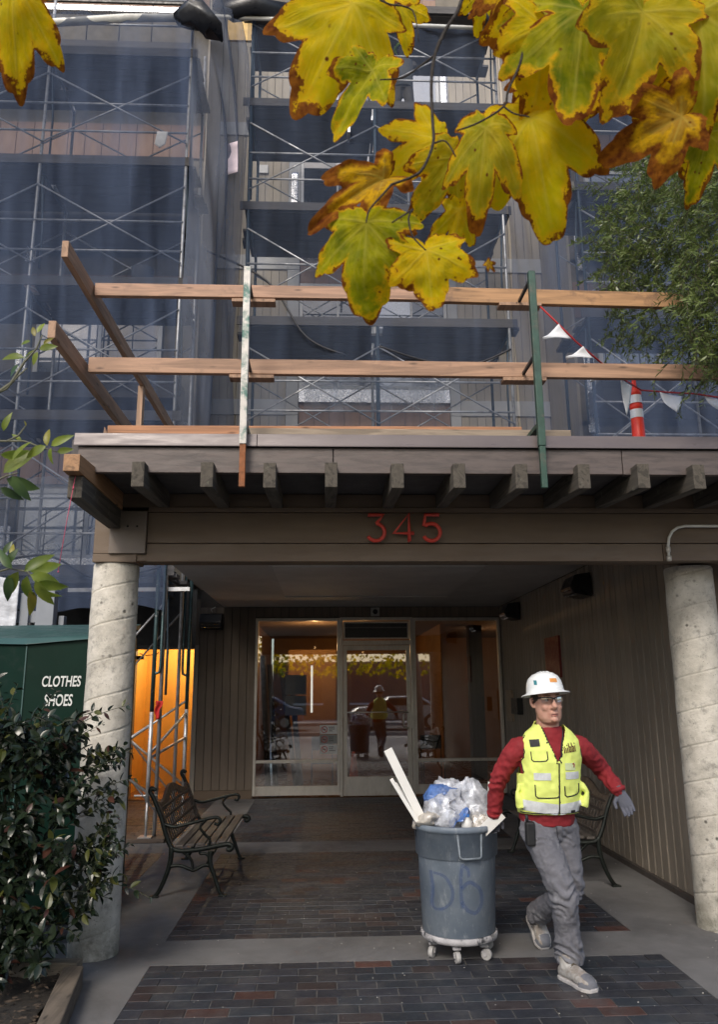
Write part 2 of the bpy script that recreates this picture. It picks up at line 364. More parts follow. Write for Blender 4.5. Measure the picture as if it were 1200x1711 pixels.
# header
hd = [(-1.33, 2.58, 5.752, 5.86, 2.685, 2.820), (2.585, 4.4, 5.752, 5.86, 2.69, 2.820), (-1.33, 4.4, 5.758, 5.86, 2.826, 3.058), (-1.33, 4.4, 5.745, 5.80, 3.062, 3.098), (-1.72, 4.4, 5.762, 5.86, 3.10, 3.205),
      (-1.72, -1.605, 5.75, 5.86, 2.745, 3.098), (-1.72, -1.40, 5.745, 6.0, 2.682, 2.742), (-1.40, -1.33, 5.756, 5.86, 2.69, 2.74)]
for q in hd: Box('header_board', paint2, can, *q, bevel=.003)
pp = MB().box(-1.602, -1.333, 5.722, 5.80, 2.742, 3.062).build('cover_panel', M('panel_paint', (.16, .128, .105), .5, .1, 3, bump=.1), can, bevel=.003)
for x in (-1.47, -1.40):
    bh = MB().lathe([(0.001, 0), (.008, 0), (.008, .004)], (0, 0, 0), 10); bh.v = [V(x+p.x, 5.719-p.z*.5, 2.945+p.y) for p in bh.v]; bh.build('bolt_hole', dark, pp)
Box('header_back', paint2, can, -1.70, 4.4, 5.862, 6.15, 2.72, 3.2)
# soffit with a raised panel
sof = M('soffit_plaster', (.58, .56, .53), .85, .08, 2, bump=.08, bscale=20)
for q in ((-1.76, -.65, 6.152, 13.6), (1.9, 3.075, 6.152, 13.6), (-.65, 1.9, 6.152, 8.9), (-.65, 1.9, 11.8, 13.6)): Box('soffit_panel', sof, can, q[0], q[1], q[2], q[3], 3.16, 3.207)
MB().box(-.655, -.61, 8.9, 11.8, 3.140, 3.158).box(1.86, 1.905, 8.9, 11.8, 3.140, 3.158).box(-.61, 1.86, 11.755, 11.8, 3.115, 3.158).build('soffit_trim', sof, can)
Box('soffit_panel', M('soffit_plaster2', (.66, .64, .61), .8, .08, 2), can, -.61, 1.86, 8.9, 11.755, 3.13, 3.158)
MB().lathe([(0.005, 0), (.03, 0), (.035, .012)], (.95, 12.9, 3.135), 14).build('sprinkler', alu, can)
# house number: rounded flat strokes standing off the board
redm = M('number_red', (.62, .055, .035), .4, .15, 10)
def arc(cx, cz, r, a0, a1, n=14, sx=1): return [(cx+r*sx*cos(radians(a0+(a1-a0)*i/n)), cz+r*sin(radians(a0+(a1-a0)*i/n))) for i in range(n+1)]
def digit(strokes, label):
    d = MB()
    for s_ in strokes: d.tube([(x, 5.70, z) for x, z in s_], .0155, 6, cap=True, flat=1)
    for x, z in (strokes[0][0], strokes[-1][-1]): d.tube([(x, 5.70, z), (x, 5.745, z)], .005, 6)
    d.build('digit', redm, can, label=label)
digit([[(.325, 3.030)]+[(.438, 3.030), (.385, 2.965)]+arc(.378, 2.898, .066, 80, -150, 18)], 'red numeral 3')
digit([[(.63, 2.83), (.63, 3.04), (.515, 2.89), (.665, 2.89)]], 'red numeral 4')
digit([[(.86, 3.032), (.755, 3.032), (.742, 2.95)]+arc(.798, 2.898, .066, 128, -150, 18)], 'red numeral 5')
# stencilled marks, string
tag(MB().tube([(-1.565, 4.76, 3.07), (-1.60, 4.76, 2.75), (-1.625, 4.76, 2.47)], .0022, 5).ball((-1.625, 4.76, 2.462), .006, n=6).tube([(-1.572, 4.76, 3.0), (-1.574, 4.76, 2.975)], .005, 5).build('hanging_string', M('pink_cord', (.5, .06, .12), .7)), 'thin pink string dangling from the left corner joist', 'string')

# ================================================================ building
bld = thing('apartment_building', (.6, 13.65, 0), 'beige board-sided apartment building under renovation behind the scaffolding', 'building')
YW = 13.65
# side wall of the porch (X = 3.08): single boards
sh = MB().box(3.075, 3.11, 0, .140, .03, 3.155).build('siding_board', siding_w, bld, bevel=.011)
sh.location.y = 6.58+.0735-13.65; WORLD[sh.name].y = 6.58+.0735
k = 1; y = 6.58+.152
while y < 13.6:
    copy_at(sh, bld, (random.uniform(-.0015, .0015), k*.152, 0)); k += 1; y += .152
Box('wall', M('wall_backing', (.10, .085, .07), .9), bld, 3.112, 3.3, 6.5, 13.9, 0, 3.2)
Box('wall', paint2, bld, 3.2, 4.6, 6.3, 6.49, 0, 3.2)
MB().box(3.04, 3.08, 6.56, 13.6, .0, .05).build('base_strip', M('base_dark', (.06, .05, .045), .7), bld)
# rear wall of the porch
def boards(x0, x1, y, z0, z1, mat, pitch=.15, t=.02, sub=None):
    n = max(1, round((x1-x0)/pitch)); p = (x1-x0)/n
    a = MB().box(x0+.004, x0+p-.004, y-t, y, z0, z1).build('siding_board', mat, bld, bevel=.004)
    for i in range(1, n): copy_at(a, bld, (i*p, random.uniform(-.002, .002), 0))
boards(-2.16, -1.20, YW, .14, 3.155, siding, .14)
Box('base_strip', paint2, bld, -2.16, -1.20, YW-.035, YW-.003, .0, .137)
boards(-1.20, 3.07, YW, 2.985, 3.155, siding, .14)
boards(-4.6, -3.30, YW, 0, 3.3, siding, .14)
boards(-3.30, -2.16, YW, 2.52, 3.3, siding, .14)
# backing walls with the openings left free
bk = M('wall_backing', 0)
for q in ((-9, -3.24, .0, 4.0), (-3.24, -2.24, 2.45, 4.0), (-2.24, -1.21, 0, 4.0), (-1.21, 9, 2.97, 4.0), (3.07, 9, 0, 2.97)): Box('wall', bk, bld, q[0], q[1], YW+.002, YW+.15, q[2], q[3])
# orange-lit side doorway
dr = MB().box(-3.30, -3.235, YW-.03, YW+.1, 0, 2.515).box(-2.245, -2.165, YW-.03, YW+.1, 0, 2.515).box(-3.235, -2.245, YW-.03, YW+.1, 2.45, 2.515).build('door_frame', M('door_trim', (.30, .27, .23), .6, .1), bld, bevel=.004)
yel = M('ochre_paint', (.75, .47, .12), .7, .08, 2, bump=.05)
Box('room_wall', yel, bld, -4.2, -1.5, 15.3, 15.4, 0, 3)
Box('room_wall', yel, bld, -3.5, -3.4, YW+.16, 15.3, 0, 3); Box('room_wall', yel, bld, -2.0, -1.9, YW+.16, 15.3, 0, 3)
Box('room_ceiling', yel, bld, -4.2, -1.5, YW+.16, 15.4, 2.75, 2.85); Box('room_floor', M('room_floor', (.25, .13, .06), .5), bld, -4.2, -1.5, YW-.0, 15.4, -.02, .012)
MB().tube([(-3.2, YW+.12, 2.38), (-3.05, YW+.02, 2.34), (-2.86, YW-.04, 2.37), (-2.85, YW-.04, 2.40)], .008, 6).box(-3.235, -3.12, YW+.05, YW+.13, 2.28, 2.34).build('door_closer', black, dr)
def lamp(x, y, z, e, col=(1, .62, .25), size=.15):
    l = bpy.data.lights.new('room_lamp', 'POINT'); l.energy = e; l.color = col; l.shadow_soft_size = size
    o = bpy.data.objects.new('room_lamp', l); COL.objects.link(o); o.location = (x, y, z); return o
lamp(-2.55, 14.5, 2.66, 30, (1, .78, .46), .04)
# storefront: aluminium frames
sf = bld
def bar(nm, par, x0, x1, z0, z1, y0=YW-.06, y1=YW+.05, m=alu): return Box(nm, m, par, x0, x1, y0, y1, z0, z1, bevel=.003)
GL = Mglass('storefront_glass', (.93, .93, .92), .17)
def shopwin(x0, x1):
    wn = MB().box(x0, x0+.045, YW-.06, YW+.05, .045, 2.965).box(x1-.045, x1, YW-.06, YW+.05, .045, 2.965).box(x0+.045, x1-.045, YW-.06, YW+.05, 2.915, 2.965)
    wn.box(x0+.045, x1-.045, YW-.05, YW+.05, .56, .605).box(x0+.045, x1-.045, YW-.05, YW+.05, .045, .19)
    wn = wn.build('storefront_window', alu, bld, bevel=.003)
    Box('pane', GL, wn, x0+.045, x1-.045, YW-.005, YW+.003, .605, 2.915); Box('pane', GL, wn, x0+.045, x1-.045, YW-.005, YW+.003, .19, .56)
    return wn
w1 = shopwin(-1.20, .255); w2 = shopwin(1.525, 3.06)
tf = MB().box(.258, .305, YW-.07, YW+.05, .02, 2.975).box(1.475, 1.522, YW-.07, YW+.05, .02, 2.975).box(.305, 1.475, YW-.07, YW+.05, 2.925, 2.975).box(.305, 1.475, YW-.07, YW+.05, 2.50, 2.575)
tf.box(.315, .345, YW-.05, YW+.03, 2.60, 2.90).box(1.435, 1.465, YW-.05, YW+.03, 2.60, 2.90).box(.345, 1.435, YW-.05, YW+.03, 2.60, 2.625).box(.345, 1.435, YW-.05, YW+.03, 2.875, 2.90)
tf = tf.build('transom_frame', alu, bld, bevel=.003)
Box('louvre_panel', M('louvre', (.05, .045, .045), .4), tf, .345, 1.435, YW-.02, YW, 2.625, 2.875); Box('louvre_blade', M('louvre_l', (.15, .14, .14), .4), tf, .345, 1.435, YW-.035, YW-.022, 2.79, 2.81)
dd = MB().box(.312, .375, YW-.055, YW-.005, .03, 2.49).box(1.40, 1.468, YW-.055, YW-.005, .03, 2.49).box(.375, 1.40, YW-.055, YW-.005, 2.41, 2.49).box(.375, 1.40, YW-.055, YW-.005, .03, .33)
dd = dd.build('entrance_door', alu, bld, bevel=.003)
Box('pane', GL, dd, .375, 1.40, YW-.032, YW-.026, .33, 2.41)
MB().tube([(.375, YW-.06, 1.37), (1.40, YW-.06, 1.37)], .010, 6).build('push_bar', alu, dd)
MB().tube([(1.415, YW-.06, 1.36), (1.36, YW-.10, 1.36), (1.33, YW-.12, 1.33), (1.33, YW-.12, 1.14), (1.36, YW-.10, 1.11), (1.415, YW-.06, 1.11)], .013, 8).build('handle', alu, dd)
Box('lock_plate', alu, dd, 1.42, 1.475, YW-.062, YW-.056, 1.10, 1.38)
# stickers and papers on the glass
stk = M('sticker_white', (.72, .72, .70), .6, .05, bump=0); stg = M('sticker_grey', (.30, .31, .30), .6, .05, bump=0)
nored = M('sign_red', (.5, .04, .04), .5, bump=0); ink = M('ink', (.06, .06, .06), .6, bump=0)
def nosmoke(x0, z0, x1, z1, m):
    s_ = Box('no_smoking_sticker', m, w1, x0, x1, YW-.010, YW-.0065, z0, z1); cx, cz, r = x0+.075, (z0+z1)/2, (z1-z0)*.34
    MB().tube([(cx+r*cos(a), YW-.0125, cz+r*sin(a)) for a in [i*pi/10 for i in range(21)]], .006, 5, cap=False).tube([(cx-r*.7, YW-.0125, cz+r*.7), (cx+r*.7, YW-.0125, cz-r*.7)], .005, 5).build('emblem', nored, s_)
    tx = MB().box(cx-r*.5, cx+r*.5, YW-.0115, YW-.0105, cz-.008, cz+.006)
    for j in range(4):
        zz = z1-.04-j*.03
        if zz > z0+.02: tx.box(x0+.15, x1-.03-random.random()*.05, YW-.0115, YW-.0105, zz, zz+.010)
    tx.build('print_lines', ink, s_)
nosmoke(-.085, 1.02, .205, 1.165, stk); nosmoke(-.085, .86, .205, 1.005, stg); nosmoke(-.085, .70, .205, .845, stk)
paper = M('paper', (.42, .38, .32), .8, .1, bump=.05)
for z0, z1 in ((1.67, 2.0), (1.33, 1.655)):
    p_ = Box('notice_paper', paper, w1, -.68, -.32, YW+.006, YW+.009, z0, z1)
# camera box over the door
eb = MB().box(.80, .945, YW-.09, YW-.022, 2.995, 3.14).build('wall_speaker', M('spk', (.5, .5, .47), .5), None, bevel=.004)
MB().lathe([(0.002, 0), (.04, 0), (.045, .01)], (0, 0, 0), 16).build('lens', black, eb, local=True).matrix_local = Matrix.Translation((0, -.036, 0)) @ Matrix.Rotation(radians(90), 4, 'X')
tag(eb, 'small square speaker box above the glass entrance door', 'speaker')
# lobby behind the glass
lob = M('lobby_wall', (.33, .17, .06), .7, .1, 2); lobf = M('lobby_floor', (.16, .09, .05), .25, .2, 3)
Box('lobby_wall', lob, bld, -1.3, 7, 20, 20.1, 0, 3.1); Box('lobby_wall', lob, bld, -1.45, -1.35, YW+.16, 20, 0, 3.1); Box('lobby_wall', M('lobby_red', (.10, .035, .02), .7), bld, 7, 7.1, YW+.16, 20.1, 0, 3.1)
Box('lobby_ceiling', M('lobby_ceiling', (.18, .12, .08), .8), bld, -1.45, 7.1, YW+.16, 20.1, 3.02, 3.12); Box('lobby_floor', lobf, bld, -1.45, 7.1, YW+.052, 20.1, -.02, .015)
Box('lobby_pillar', M('pillar_dark', (.03, .022, .018), .6), bld, 2.95, 3.22, 16.0, 16.3, .015, 3.02)
Box('lobby_partition', lob, bld, 2.3, 2.42, 15.6, 19.9, .015, 3.02)
Box('lobby_partition', lob, bld, -.75, .22, 16.2, 16.3, .015, 2.55)
lamp(-.2, 15.2, 2.55, 26, (1, .6, .25), .02); lamp(4.3, 16.5, 2.6, 22, (1, .55, .25), .02); lamp(.9, 18.6, 2.6, 7, (1, .55, .22), .02)
lt = Memit('lamp_glow', (1, .85, .6), 3)
tag(MB().box(3.15, 3.40, 16.9, 17.0, 2.86, 2.92).build('ceiling_lamp', lt), 'lit ceiling lamp seen through the right storefront window', 'lamp')
tag(MB().box(3.9, 4.1, 17.2, 17.25, 2.93, 2.95).build('ceiling_lamp', lt), 'thin lit lamp strip farthest right inside the lobby', 'lamp')
tag(MB().tube([(-.24, 14.4, 1.35), (-.24, 14.4, 2.18)], .018, 8).build('tube_lamp', Memit('tube_glow', (.9, .85, .75), .9)), 'upright lit tube lamp behind the left storefront window', 'lamp')
# planks and boards leaning inside the left window
lean = Mwood('lean_dark', (.05, .04, .035), 2)
for (xa, xb, za, nm) in ((-1.0, -1.12, 2.35, 1), (-.86, -1.0, 2.2, 2), (-.5, -.78, 2.05, 3), (-.42, -.6, 1.9, 4)):
    tag(MB().beam((xa, 14.5, .015), (xb, 14.3, za), .09, .05).build('leaning_plank', lean, bevel=.003), ['dark plank leaning farthest left inside the lobby window', 'dark plank leaning second from left inside the lobby window', 'slanted dark plank leaning inside the middle of the left window', 'short dark plank leaning beside the notice papers'][nm-1], 'plank', 'planks leaning inside the lobby')
cone = thing('traffic_cone', (.52, 14.6, .015), 'orange traffic cone standing inside behind the glass door', 'traffic cone')
orm = M('cone_orange', (.8, .12, .03), .5)
MB().lathe([(.11, .03), (.03, .62), (.025, .64), (.001, .64)], (.52, 14.6, .015), 16).build('body', orm, cone); Box('base', orm, cone, .36, .68, 14.44, 14.76, .016, .045)
# chairs / frames dimly seen in the lobby
def lobby_chair(x, y, lab):
    c = thing('metal_chair', (x, y, .015), lab, 'chair', 'chairs in the lobby')
    Box('seat', black, c, x-.2, x+.2, y-.2, y+.2, .44, .47); Box('backrest', black, c, x-.2, x+.2, y+.18, y+.21, .65, .9)
    for sx in (-1, 1):
        for sy in (-1, 1): MB().tube([(x+sx*.19, y+sy*.19, .015), (x+sx*.19, y+sy*.19, .44 if sy < 0 else .9)], .012, 6).build('leg', black, c)
lobby_chair(-.05, 14.9, 'dark metal chair inside behind the no smoking stickers'); lobby_chair(2.0, 15.0, 'dark metal chair inside the right storefront window')
tag(MB().tube([(4.3+.0, 15.0, .015), (4.3, 15.0, 1.0)], .3, 14).tube([(4.3, 15, 1.0), (4.3, 15, 1.06)], .32, 14).build('orange_bin', orm), 'orange barrel inside the lobby behind the right window', 'barrel')

# upper facade, Y = 13.6
YU = 13.60
HX = [(-.50, 2.32)]
def band(x0, x1, z0, z1, m, nm='trim_band', y0=YU-.05, y1=YU+.0): return Box(nm, m, bld, x0, x1, y0, y1, z0, z1, bevel=.004)
trim = M('trim_paint', (.55, .56, .58), .6, .08, 3, bump=.1)
pinkp = M('building_paper', (.33, .22, .17), .8, .12, 3, (2, 2, .4), .1)
FL = [4.25, 7.2, 10.15, 13.1, 16.05]
bku = M('upper_backing', (.2, .18, .15), .9)
for q in ((-9, -.5, 4.0, 18.5), (2.32, 9, 4.0, 18.5)): Box('wall', bku, bld, q[0], q[1], YU+.002, YU+.2, q[2], q[3])
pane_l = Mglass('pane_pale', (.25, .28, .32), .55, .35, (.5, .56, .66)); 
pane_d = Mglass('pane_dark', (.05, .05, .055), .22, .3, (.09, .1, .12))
for i, z in enumerate(FL):
    if z < 16:
        boards(-2.12, -.74, YU, z-.22, z+2.43, siding_up, .148); boards(2.52, 4.2, YU, z-.22, z+2.43, siding_up, .148)
        band(-2.12, -.74, z-.52, z-.223, trim); band(2.52, 4.2, z-.52, z-.223, trim)
        band(-.735, -.51, z-.52, z+2.42, trim, 'window_casing'); band(2.33, 2.515, z-.52, z+2.42, trim, 'window_casing')
        Box('wall', bku, bld, -.5, 2.32, YU+.03, YU+.2, z+2.2, z+2.95-.0)
        boards(-.5, 2.32, YU+.02, z+2.16, z+2.93, pinkp, .28, .02)
        Box('sill_flashing', foil, bld, -.5, 2.32, YU-.07, YU-.02, z-.28, z-.02, bevel=.006)
        fr = MB()
        for a, b in ((-.5, -.44), (.86, .96), (2.26, 2.32)): fr.box(a, b, YU-.02, YU+.06, z, z+2.15)
        fr.box(-.44, .86, YU-.02, YU+.06, z+2.09, z+2.15).box(.96, 2.26, YU-.02, YU+.06, z+2.09, z+2.15).box(-.44, .86, YU-.02, YU+.06, z, z+.07).box(.96, 2.26, YU-.02, YU+.06, z, z+.07)
        fr.box(.21, .25, YU-.01, YU+.05, z+.07, z+2.09).box(1.62, 1.66, YU-.01, YU+.05, z+.07, z+2.09)
        wn = fr.build('window', whitemet, bld, bevel=.003)
        for a, b, m_ in ((-.44, .21, pane_d), (.25, .86, pane_l if i % 2 == 0 else pane_d), (.96, 1.62, pane_l), (1.66, 2.26, pane_l if i != 1 else pane_d)): Box('pane', m_, wn, a, b, YU+.015, YU+.022, z+.07, z+2.09)
        Box('curtain', M('curtain', (.55, .57, .62), .9, .15, 2, (8, 1, .3)), wn, -.44, 2.26, YU+.3, YU+.32, z, z+2.1)
        for x in (-.62, 2.42):
            MB().grid(lambda u, v: V(x-.07+.14*u, YU-.056-.012*abs(noise.noise(V(u*5, v*9, z))), z+.3+1.3*v), 6, 24).build('foil_strip', foil, bld, solid=.004) if i in (2, 3) and x < 0 or (i == 3) else None
Box('vent_cover', whitemet, bld, -1.33, -1.15, YU-.06, YU-.022, 11.72, 11.90, bevel=.004)
# side bays: X < -2.2 and X > 4.3, standing forward at Y = 12
YB = 12.0
FB = [3.75, 6.72, 9.66, 12.75, 15.7]
for sx, x0, x1 in ((-1, -9, -2.15), (1, 4.25, 9)):
    for i, z in enumerate(FB):
        Box('bay_wall', bku, bld, x0, x1, YB+.03, YB+.2, z-.75 if i else 3.3, z+2.3)
        boards(max(x0, -6), min(x1, 7.2), YB+.02, z+1.18, z+1.85, pinkp, .3, .02)
        a = (-4.75, -2.7) if sx < 0 else (4.6, 6.7)
        if i == 3: Box('sill_flashing', foil, bld, a[0]-.3, a[1]+.35, YB-.9, YB-.80, 12.98, 13.1, bevel=.01)
        if i < 3:
            fr = MB().box(a[0], a[0]+.07, YB-.04, YB+.02, z, z+1.1).box(a[1]-.07, a[1], YB-.04, YB+.02, z, z+1.1).box(a[0]+.07, a[1]-.07, YB-.04, YB+.02, z+1.02, z+1.1).box(a[0]+1.0, a[0]+1.06, YB-.03, YB+.02, z+.05, z+1.02).box(a[0]+.07, a[1]-.07, YB-.04, YB+.02, z, z+.05)
            wn = fr.build('window', whitemet, bld)
            Box('pane', pane_l if i < 3 else pane_d, wn, a[0]+.07, a[0]+1.0, YB-.01, YB, z+.05, z+1.02); Box('pane', pane_d, wn, a[0]+1.06, a[1]-.07, YB-.01, YB, z+.05, z+1.02)
            Box('sill_flashing', foil, bld, a[0]-.05, a[1]+.2, YB-.12, YB-.045, z-.13, z-.01, bevel=.01)
            Box('foil_strip', foil, bld, a[0]-.28, a[0]-.10, YB-.07, YB-.04, z-.9, z+.5, bevel=.01)
    Box('bay_return_wall', siding_up, bld, *((-2.15, -2.12) if sx < 0 else (4.2, 4.25)), YB+.03, YU-.055, 3.45, 18.5)
for sx, x0, x1 in ((-1, -7.5, -2.3), (1, 4.35, 8)):
    for i, z in enumerate(FB):
        bal = Box('balcony_slab', deckm, bld, x0, x1, YB-.75, YB+.02, z-.62, z-.22)
        for q in range(int((x1-x0)/.55)):
            MB().tube([(x0+.1+q*.55, YB-.7, z-.22), (x0+.1+q*.55, YB-.7, z+.6)], .010, 5).build('baluster', black, bal)
        MB().box(x0, x1, YB-.72, YB-.68, z+.6, z+.64).build('handrail', black, bal)
# ================================================================ SCAFFOLDING
def scaffold(label, xs, y0, y1, levels, zbase, deckx, seed, skipdeck=(), sides=True):
    rnd = random.Random(seed)
    t = thing('scaffold', (xs[0], y0, zbase), label, 'scaffold', 'tube scaffolding in front of the facade')
    top = levels[-1]+1.1
    for x in xs:
        for y in (y0, y1):
            MB().tube([(x, y, zbase), (x, y, top)], .024, 8).build('upright', steelblue if rnd.random() < .6 else galv, t)
        for z in levels:
            MB().tube([(x, y0, z-.06), (x, y1, z-.06)], .021, 6).build('frame_bearer', steelblue, t)
            MB().tube([(x, y0+.12, z-.1), (x, y0+.3, z-.9), (x, y0+.3, z-1.5)], .016, 6).build('frame_strut', steelblue, t)
    for z0, z1 in zip([zbase]+levels[:-1], levels):
        for a, b in zip(xs[:-1], xs[1:]):
            for y in (y0-.03, y1+.03):
                zl, zh = z0+.35, z1-.35
                if z1-z0 < 1.2: continue
                MB().tube([(a, y, zl), (b, y, zh)], .0125, 6).build('cross_brace', galv, t)
                MB().tube([(a, y-.02, zh), (b, y-.02, zl)], .0125, 6).build('cross_brace', galv, t)
    for z in levels:
        for a, b in zip(xs[:-1], xs[1:]):
            for dz in (.55, 1.02):
                MB().tube([(a, y0-.02, z+dz), (b, y0-.02, z+dz)], .016, 6).build('guard_rail', galv, t)
    x0, x1 = deckx
    for z in levels:
        if z in skipdeck: continue
        ny = 5; w_ = (y1-y0-.02)/ny
        for a, b in zip([x0]+list(xs[1:-1]), list(xs[1:-1])+[x1]):
            for j in range(ny):
                e0, e1 = rnd.uniform(-.06, .1), rnd.uniform(-.1, .06)
                Box('deck_plank', deckm, t, a+e0, b+e1, y0+.02+j*w_, y0+w_*(j+1)+.008, z-.015+rnd.uniform(-.006, .006), z+.03)
        Box('toe_board', deckm, t, x0, x1, y0-.03, y0-.005, z, z+.14)
    return t
LC = [5.22, 7.14, 9.10, 11.0, 12.9]
sc = scaffold('central bay of grey tube scaffolding standing on the canopy roof', [-1.22, .79, 2.82], 10.9, 12.25, LC, 3.41, (-1.35, 2.95), 3)
LL = [3.2, 5.3, 7.28, 9.22, 11.1]
sl_ = scaffold('left tower of scaffolding wrapped in blue debris netting', [-6.2, -4.15, -2.05], 10.05, 11.2, LL, 0.0, (-6.6, -1.95), 5)
sr = scaffold('right tower of scaffolding behind the hanging evergreen', [3.75, 5.8, 7.8], 10.05, 11.2, [4.6, 6.9, 8.95, 10.9, 12.8], 3.41, (3.65, 8.2), 9)
# foot of the left tower seen under the canopy: painted frames, mud sill, base jack
ft = thing('scaffold', (-2.12, 10.25, 0), 'dark green scaffold leg frames standing on a board left of the bench', 'scaffold frame')
gp = M('frame_green', (.035, .07, .075), .4, .3, 12, bump=.2, metal=.3, dirt=((.45, .45, .43, 1), 8, .6, .68)); gz = galv
for x, y in ((-2.14, 10.0), (-1.93, 11.25)):
    MB().tube([(x, y, 1.5), (x, y, 3.5)], .026, 8).build('upright', gp, ft); MB().tube([(x, y, .45), (x, y, 1.498)], .026, 8).build('upright', gz, ft)
    MB().tube([(x, y, .06), (x, y, .45)], .016, 6).build('base_jack', gz, ft)
    s_ = 1 if x < -2 else -1
    MB().tube([(x+.0*s_, y, 2.0), (x+.03*s_, y, 1.96), (x+.07*s_, y, 1.98), (x+.08*s_, y, 2.05), (x+.08*s_, y, 3.4)], .018, 8).build('frame_loop', gp, ft)
for a, b in (((-2.14, 10.0, .55), (-3.3, 10.0, 1.35)), ((-2.14, 10.0, 1.35), (-3.3, 10.05, .6)), ((-2.14, 10.0, 1.0), (-1.93, 11.25, 1.45)), ((-3.2, 11.25, .75), (-1.93, 11.25, 1.62)), ((-3.2, 11.25, 1.5), (-1.93, 11.25, .5)), ((-2.14, 10.0, .95), (-1.93, 11.25, 1.12))):
    MB().tube([a, b], .017, 6).build('cross_brace', gz, ft)
Box('base_plate', gz, ft, -2.22, -2.06, 9.92, 10.08, .05, .06); Box('mud_sill', Mwood('sill_wood', (.10, .075, .06), 0), ft, -2.4, -1.9, 9.88, 10.12, .003, .048, bevel=.003)
Box('base_plate', gz, ft, -2.0, -1.86, 11.18, 11.32, .005, .015); MB().tube([(-2.3, 10.0, .52), (-2.02, 10.0, .52)], .012, 6).build('jack_handle', gz, ft)
MB().beam((-3.3, 10.1, 3.02), (-1.75, 10.1, 3.03), .05, .05).build('ledger', galv, ft)
tag(MB().grid(lambda u, v: V(-2.09+.09*u*(1-v*.5)+.01*sin(v*9), 9.96-.02*sin(u*6+v*4), 1.63-.22*v), 6, 8).build('red_rag', M('rag_red', (.45, .02, .02), .9), solid=.003), 'red rag tied to the scaffold leg in front of the orange doorway', 'rag')

# ================================================================ NETTING
net_b = Mnet('net_blue', (.070, .093, .150), .56, .16); net_c = Mnet('net_thin', (.075, .098, .15), .34, .10); net_d = Mnet('net_dense', (.13, .15, .20), .62, .2)
def curtain(name, path, z0, z1, fold, mat, label, nu=160, nv=60, flare=None, seed=0, group='debris netting hung on the scaffolding', zf=None):
    P_ = [Vector((p[0], p[1], 0)) for p in path]; Ls = [(P_[i+1]-P_[i]).length for i in range(len(P_)-1)]; T = sum(Ls)
    def fn(u, v):
        d = u*T; i = 0
        while i < len(Ls)-1 and d > Ls[i]: d -= Ls[i]; i += 1
        dr_ = (P_[i+1]-P_[i]).normalized(); p = P_[i]+dr_*d; n = V(dr_.y, -dr_.x, 0)
        zz0 = z0 if zf is None else z0+zf(u)
        z = zz0+(z1-zz0)*v
        a = fold*(noise.noise(V(u*T*1.6+seed, z*.16, seed))+.45*noise.noise(V(u*T*5+z*.5, z*.25, seed+4)))
        if flare: a *= flare(u, v)
        return V(p.x, p.y, z)+n*a
    o = MB().grid(fn, nu, nv).build(name, mat); tag(o, label, 'netting', group); return o
curtain('debris_net', [(-9, 9.80), (-2.02, 9.80)], 2.75, 11.62, .16, net_b, 'wide blue-grey debris net covering the left scaffold tower', 320, 80, seed=1, zf=lambda u: .03*sin(u*22)+.02*sin(u*61))
curtain('debris_net', [(-2.0, 9.86), (-1.72, 10.15), (-1.36, 10.78)], 3.5, 12.45, .34, net_d, 'bunched folds of netting hanging where left and central scaffolds meet', 90, 90, flare=lambda u, v: .35+.9*v, seed=5)
curtain('debris_net', [(-1.3, 10.80), (2.86, 10.80)], 3.5, 12.55, .11, net_c, 'thin see-through net stretched over the central scaffold bay', 120, 60, seed=9)
curtain('debris_net', [(2.88, 10.82), (3.2, 10.4), (3.7, 9.9), (9.5, 9.86)], 3.45, 12.6, .2, net_b, 'blue-grey debris net over the right scaffold tower behind the evergreen', 200, 60, seed=12)
# ripped plastic and black tarp with shade backdrop low on the left
curtain('plastic_sheet', [(-6, 10.02), (-2.2, 10.02)], 3.1, 4.5, .12, Mnet('net_plastic', (.4, .44, .5), .3, .3), 'torn clear plastic sheeting hanging low behind the left net', 90, 30, seed=20, group='plastic sheets')
curtain('black_tarp', [(-6.5, 11.6), (-1.95, 11.9)], .0, 3.25, .1, M('tarp_shade_black', (.014, .015, .018), .7, .2, 5), 'black tarp under the left scaffold, partly an added dark backdrop for the recess shade', 60, 30, seed=31, group='black tarps', zf=lambda u: 2.62-.25*u if u > .68 else .0)  # full-height left part is an added dark sheet standing for the recess's shade
def bundle(name, pts, r, mat, label, seed, cat='tarp'):
    b = MB().tube(pts, r, 14)
    for i, v_ in enumerate(b.v): b.v[i] = v_+V(noise.noise(v_*5+V(seed, 0, 0)), noise.noise(v_*5+V(0, seed, 0)), noise.noise(v_*5+V(0, 0, seed)))*.16
    for i in range(len(b.f)): b.sm[i] = True
    return tag(b.build(name, mat), label, cat, 'black tarps' if cat == 'tarp' else None)
blk = M('tarp_sheen', (.02, .022, .028), .35, .3, 6, bump=.6, bscale=12)
bundle('black_tarp', [at(298, 40, 9.8), at(318, 26, 9.8), at(340, 32, 9.8), at(358, 48, 9.9), at(366, 75, 10.0)], [.06, .17, .19, .13, .03], blk, 'knotted black tarp bundle at top where netting meets', 2)
bundle('black_tarp', [at(366, 12, 10.7), at(395, 20, 10.7), at(430, 14, 10.7), at(480, 20, 10.7)], [.06, .14, .17, .08], blk, 'low heap of dark tarp lying on top deck behind the white pipe', 6)
bundle('black_tarp', [(2.5, 10.6, 12.75), (2.85, 10.5, 12.5), (2.95, 10.5, 12.1)], [.1, .28, .2], blk, 'black tarp bundle at top right of the central bay', 4)
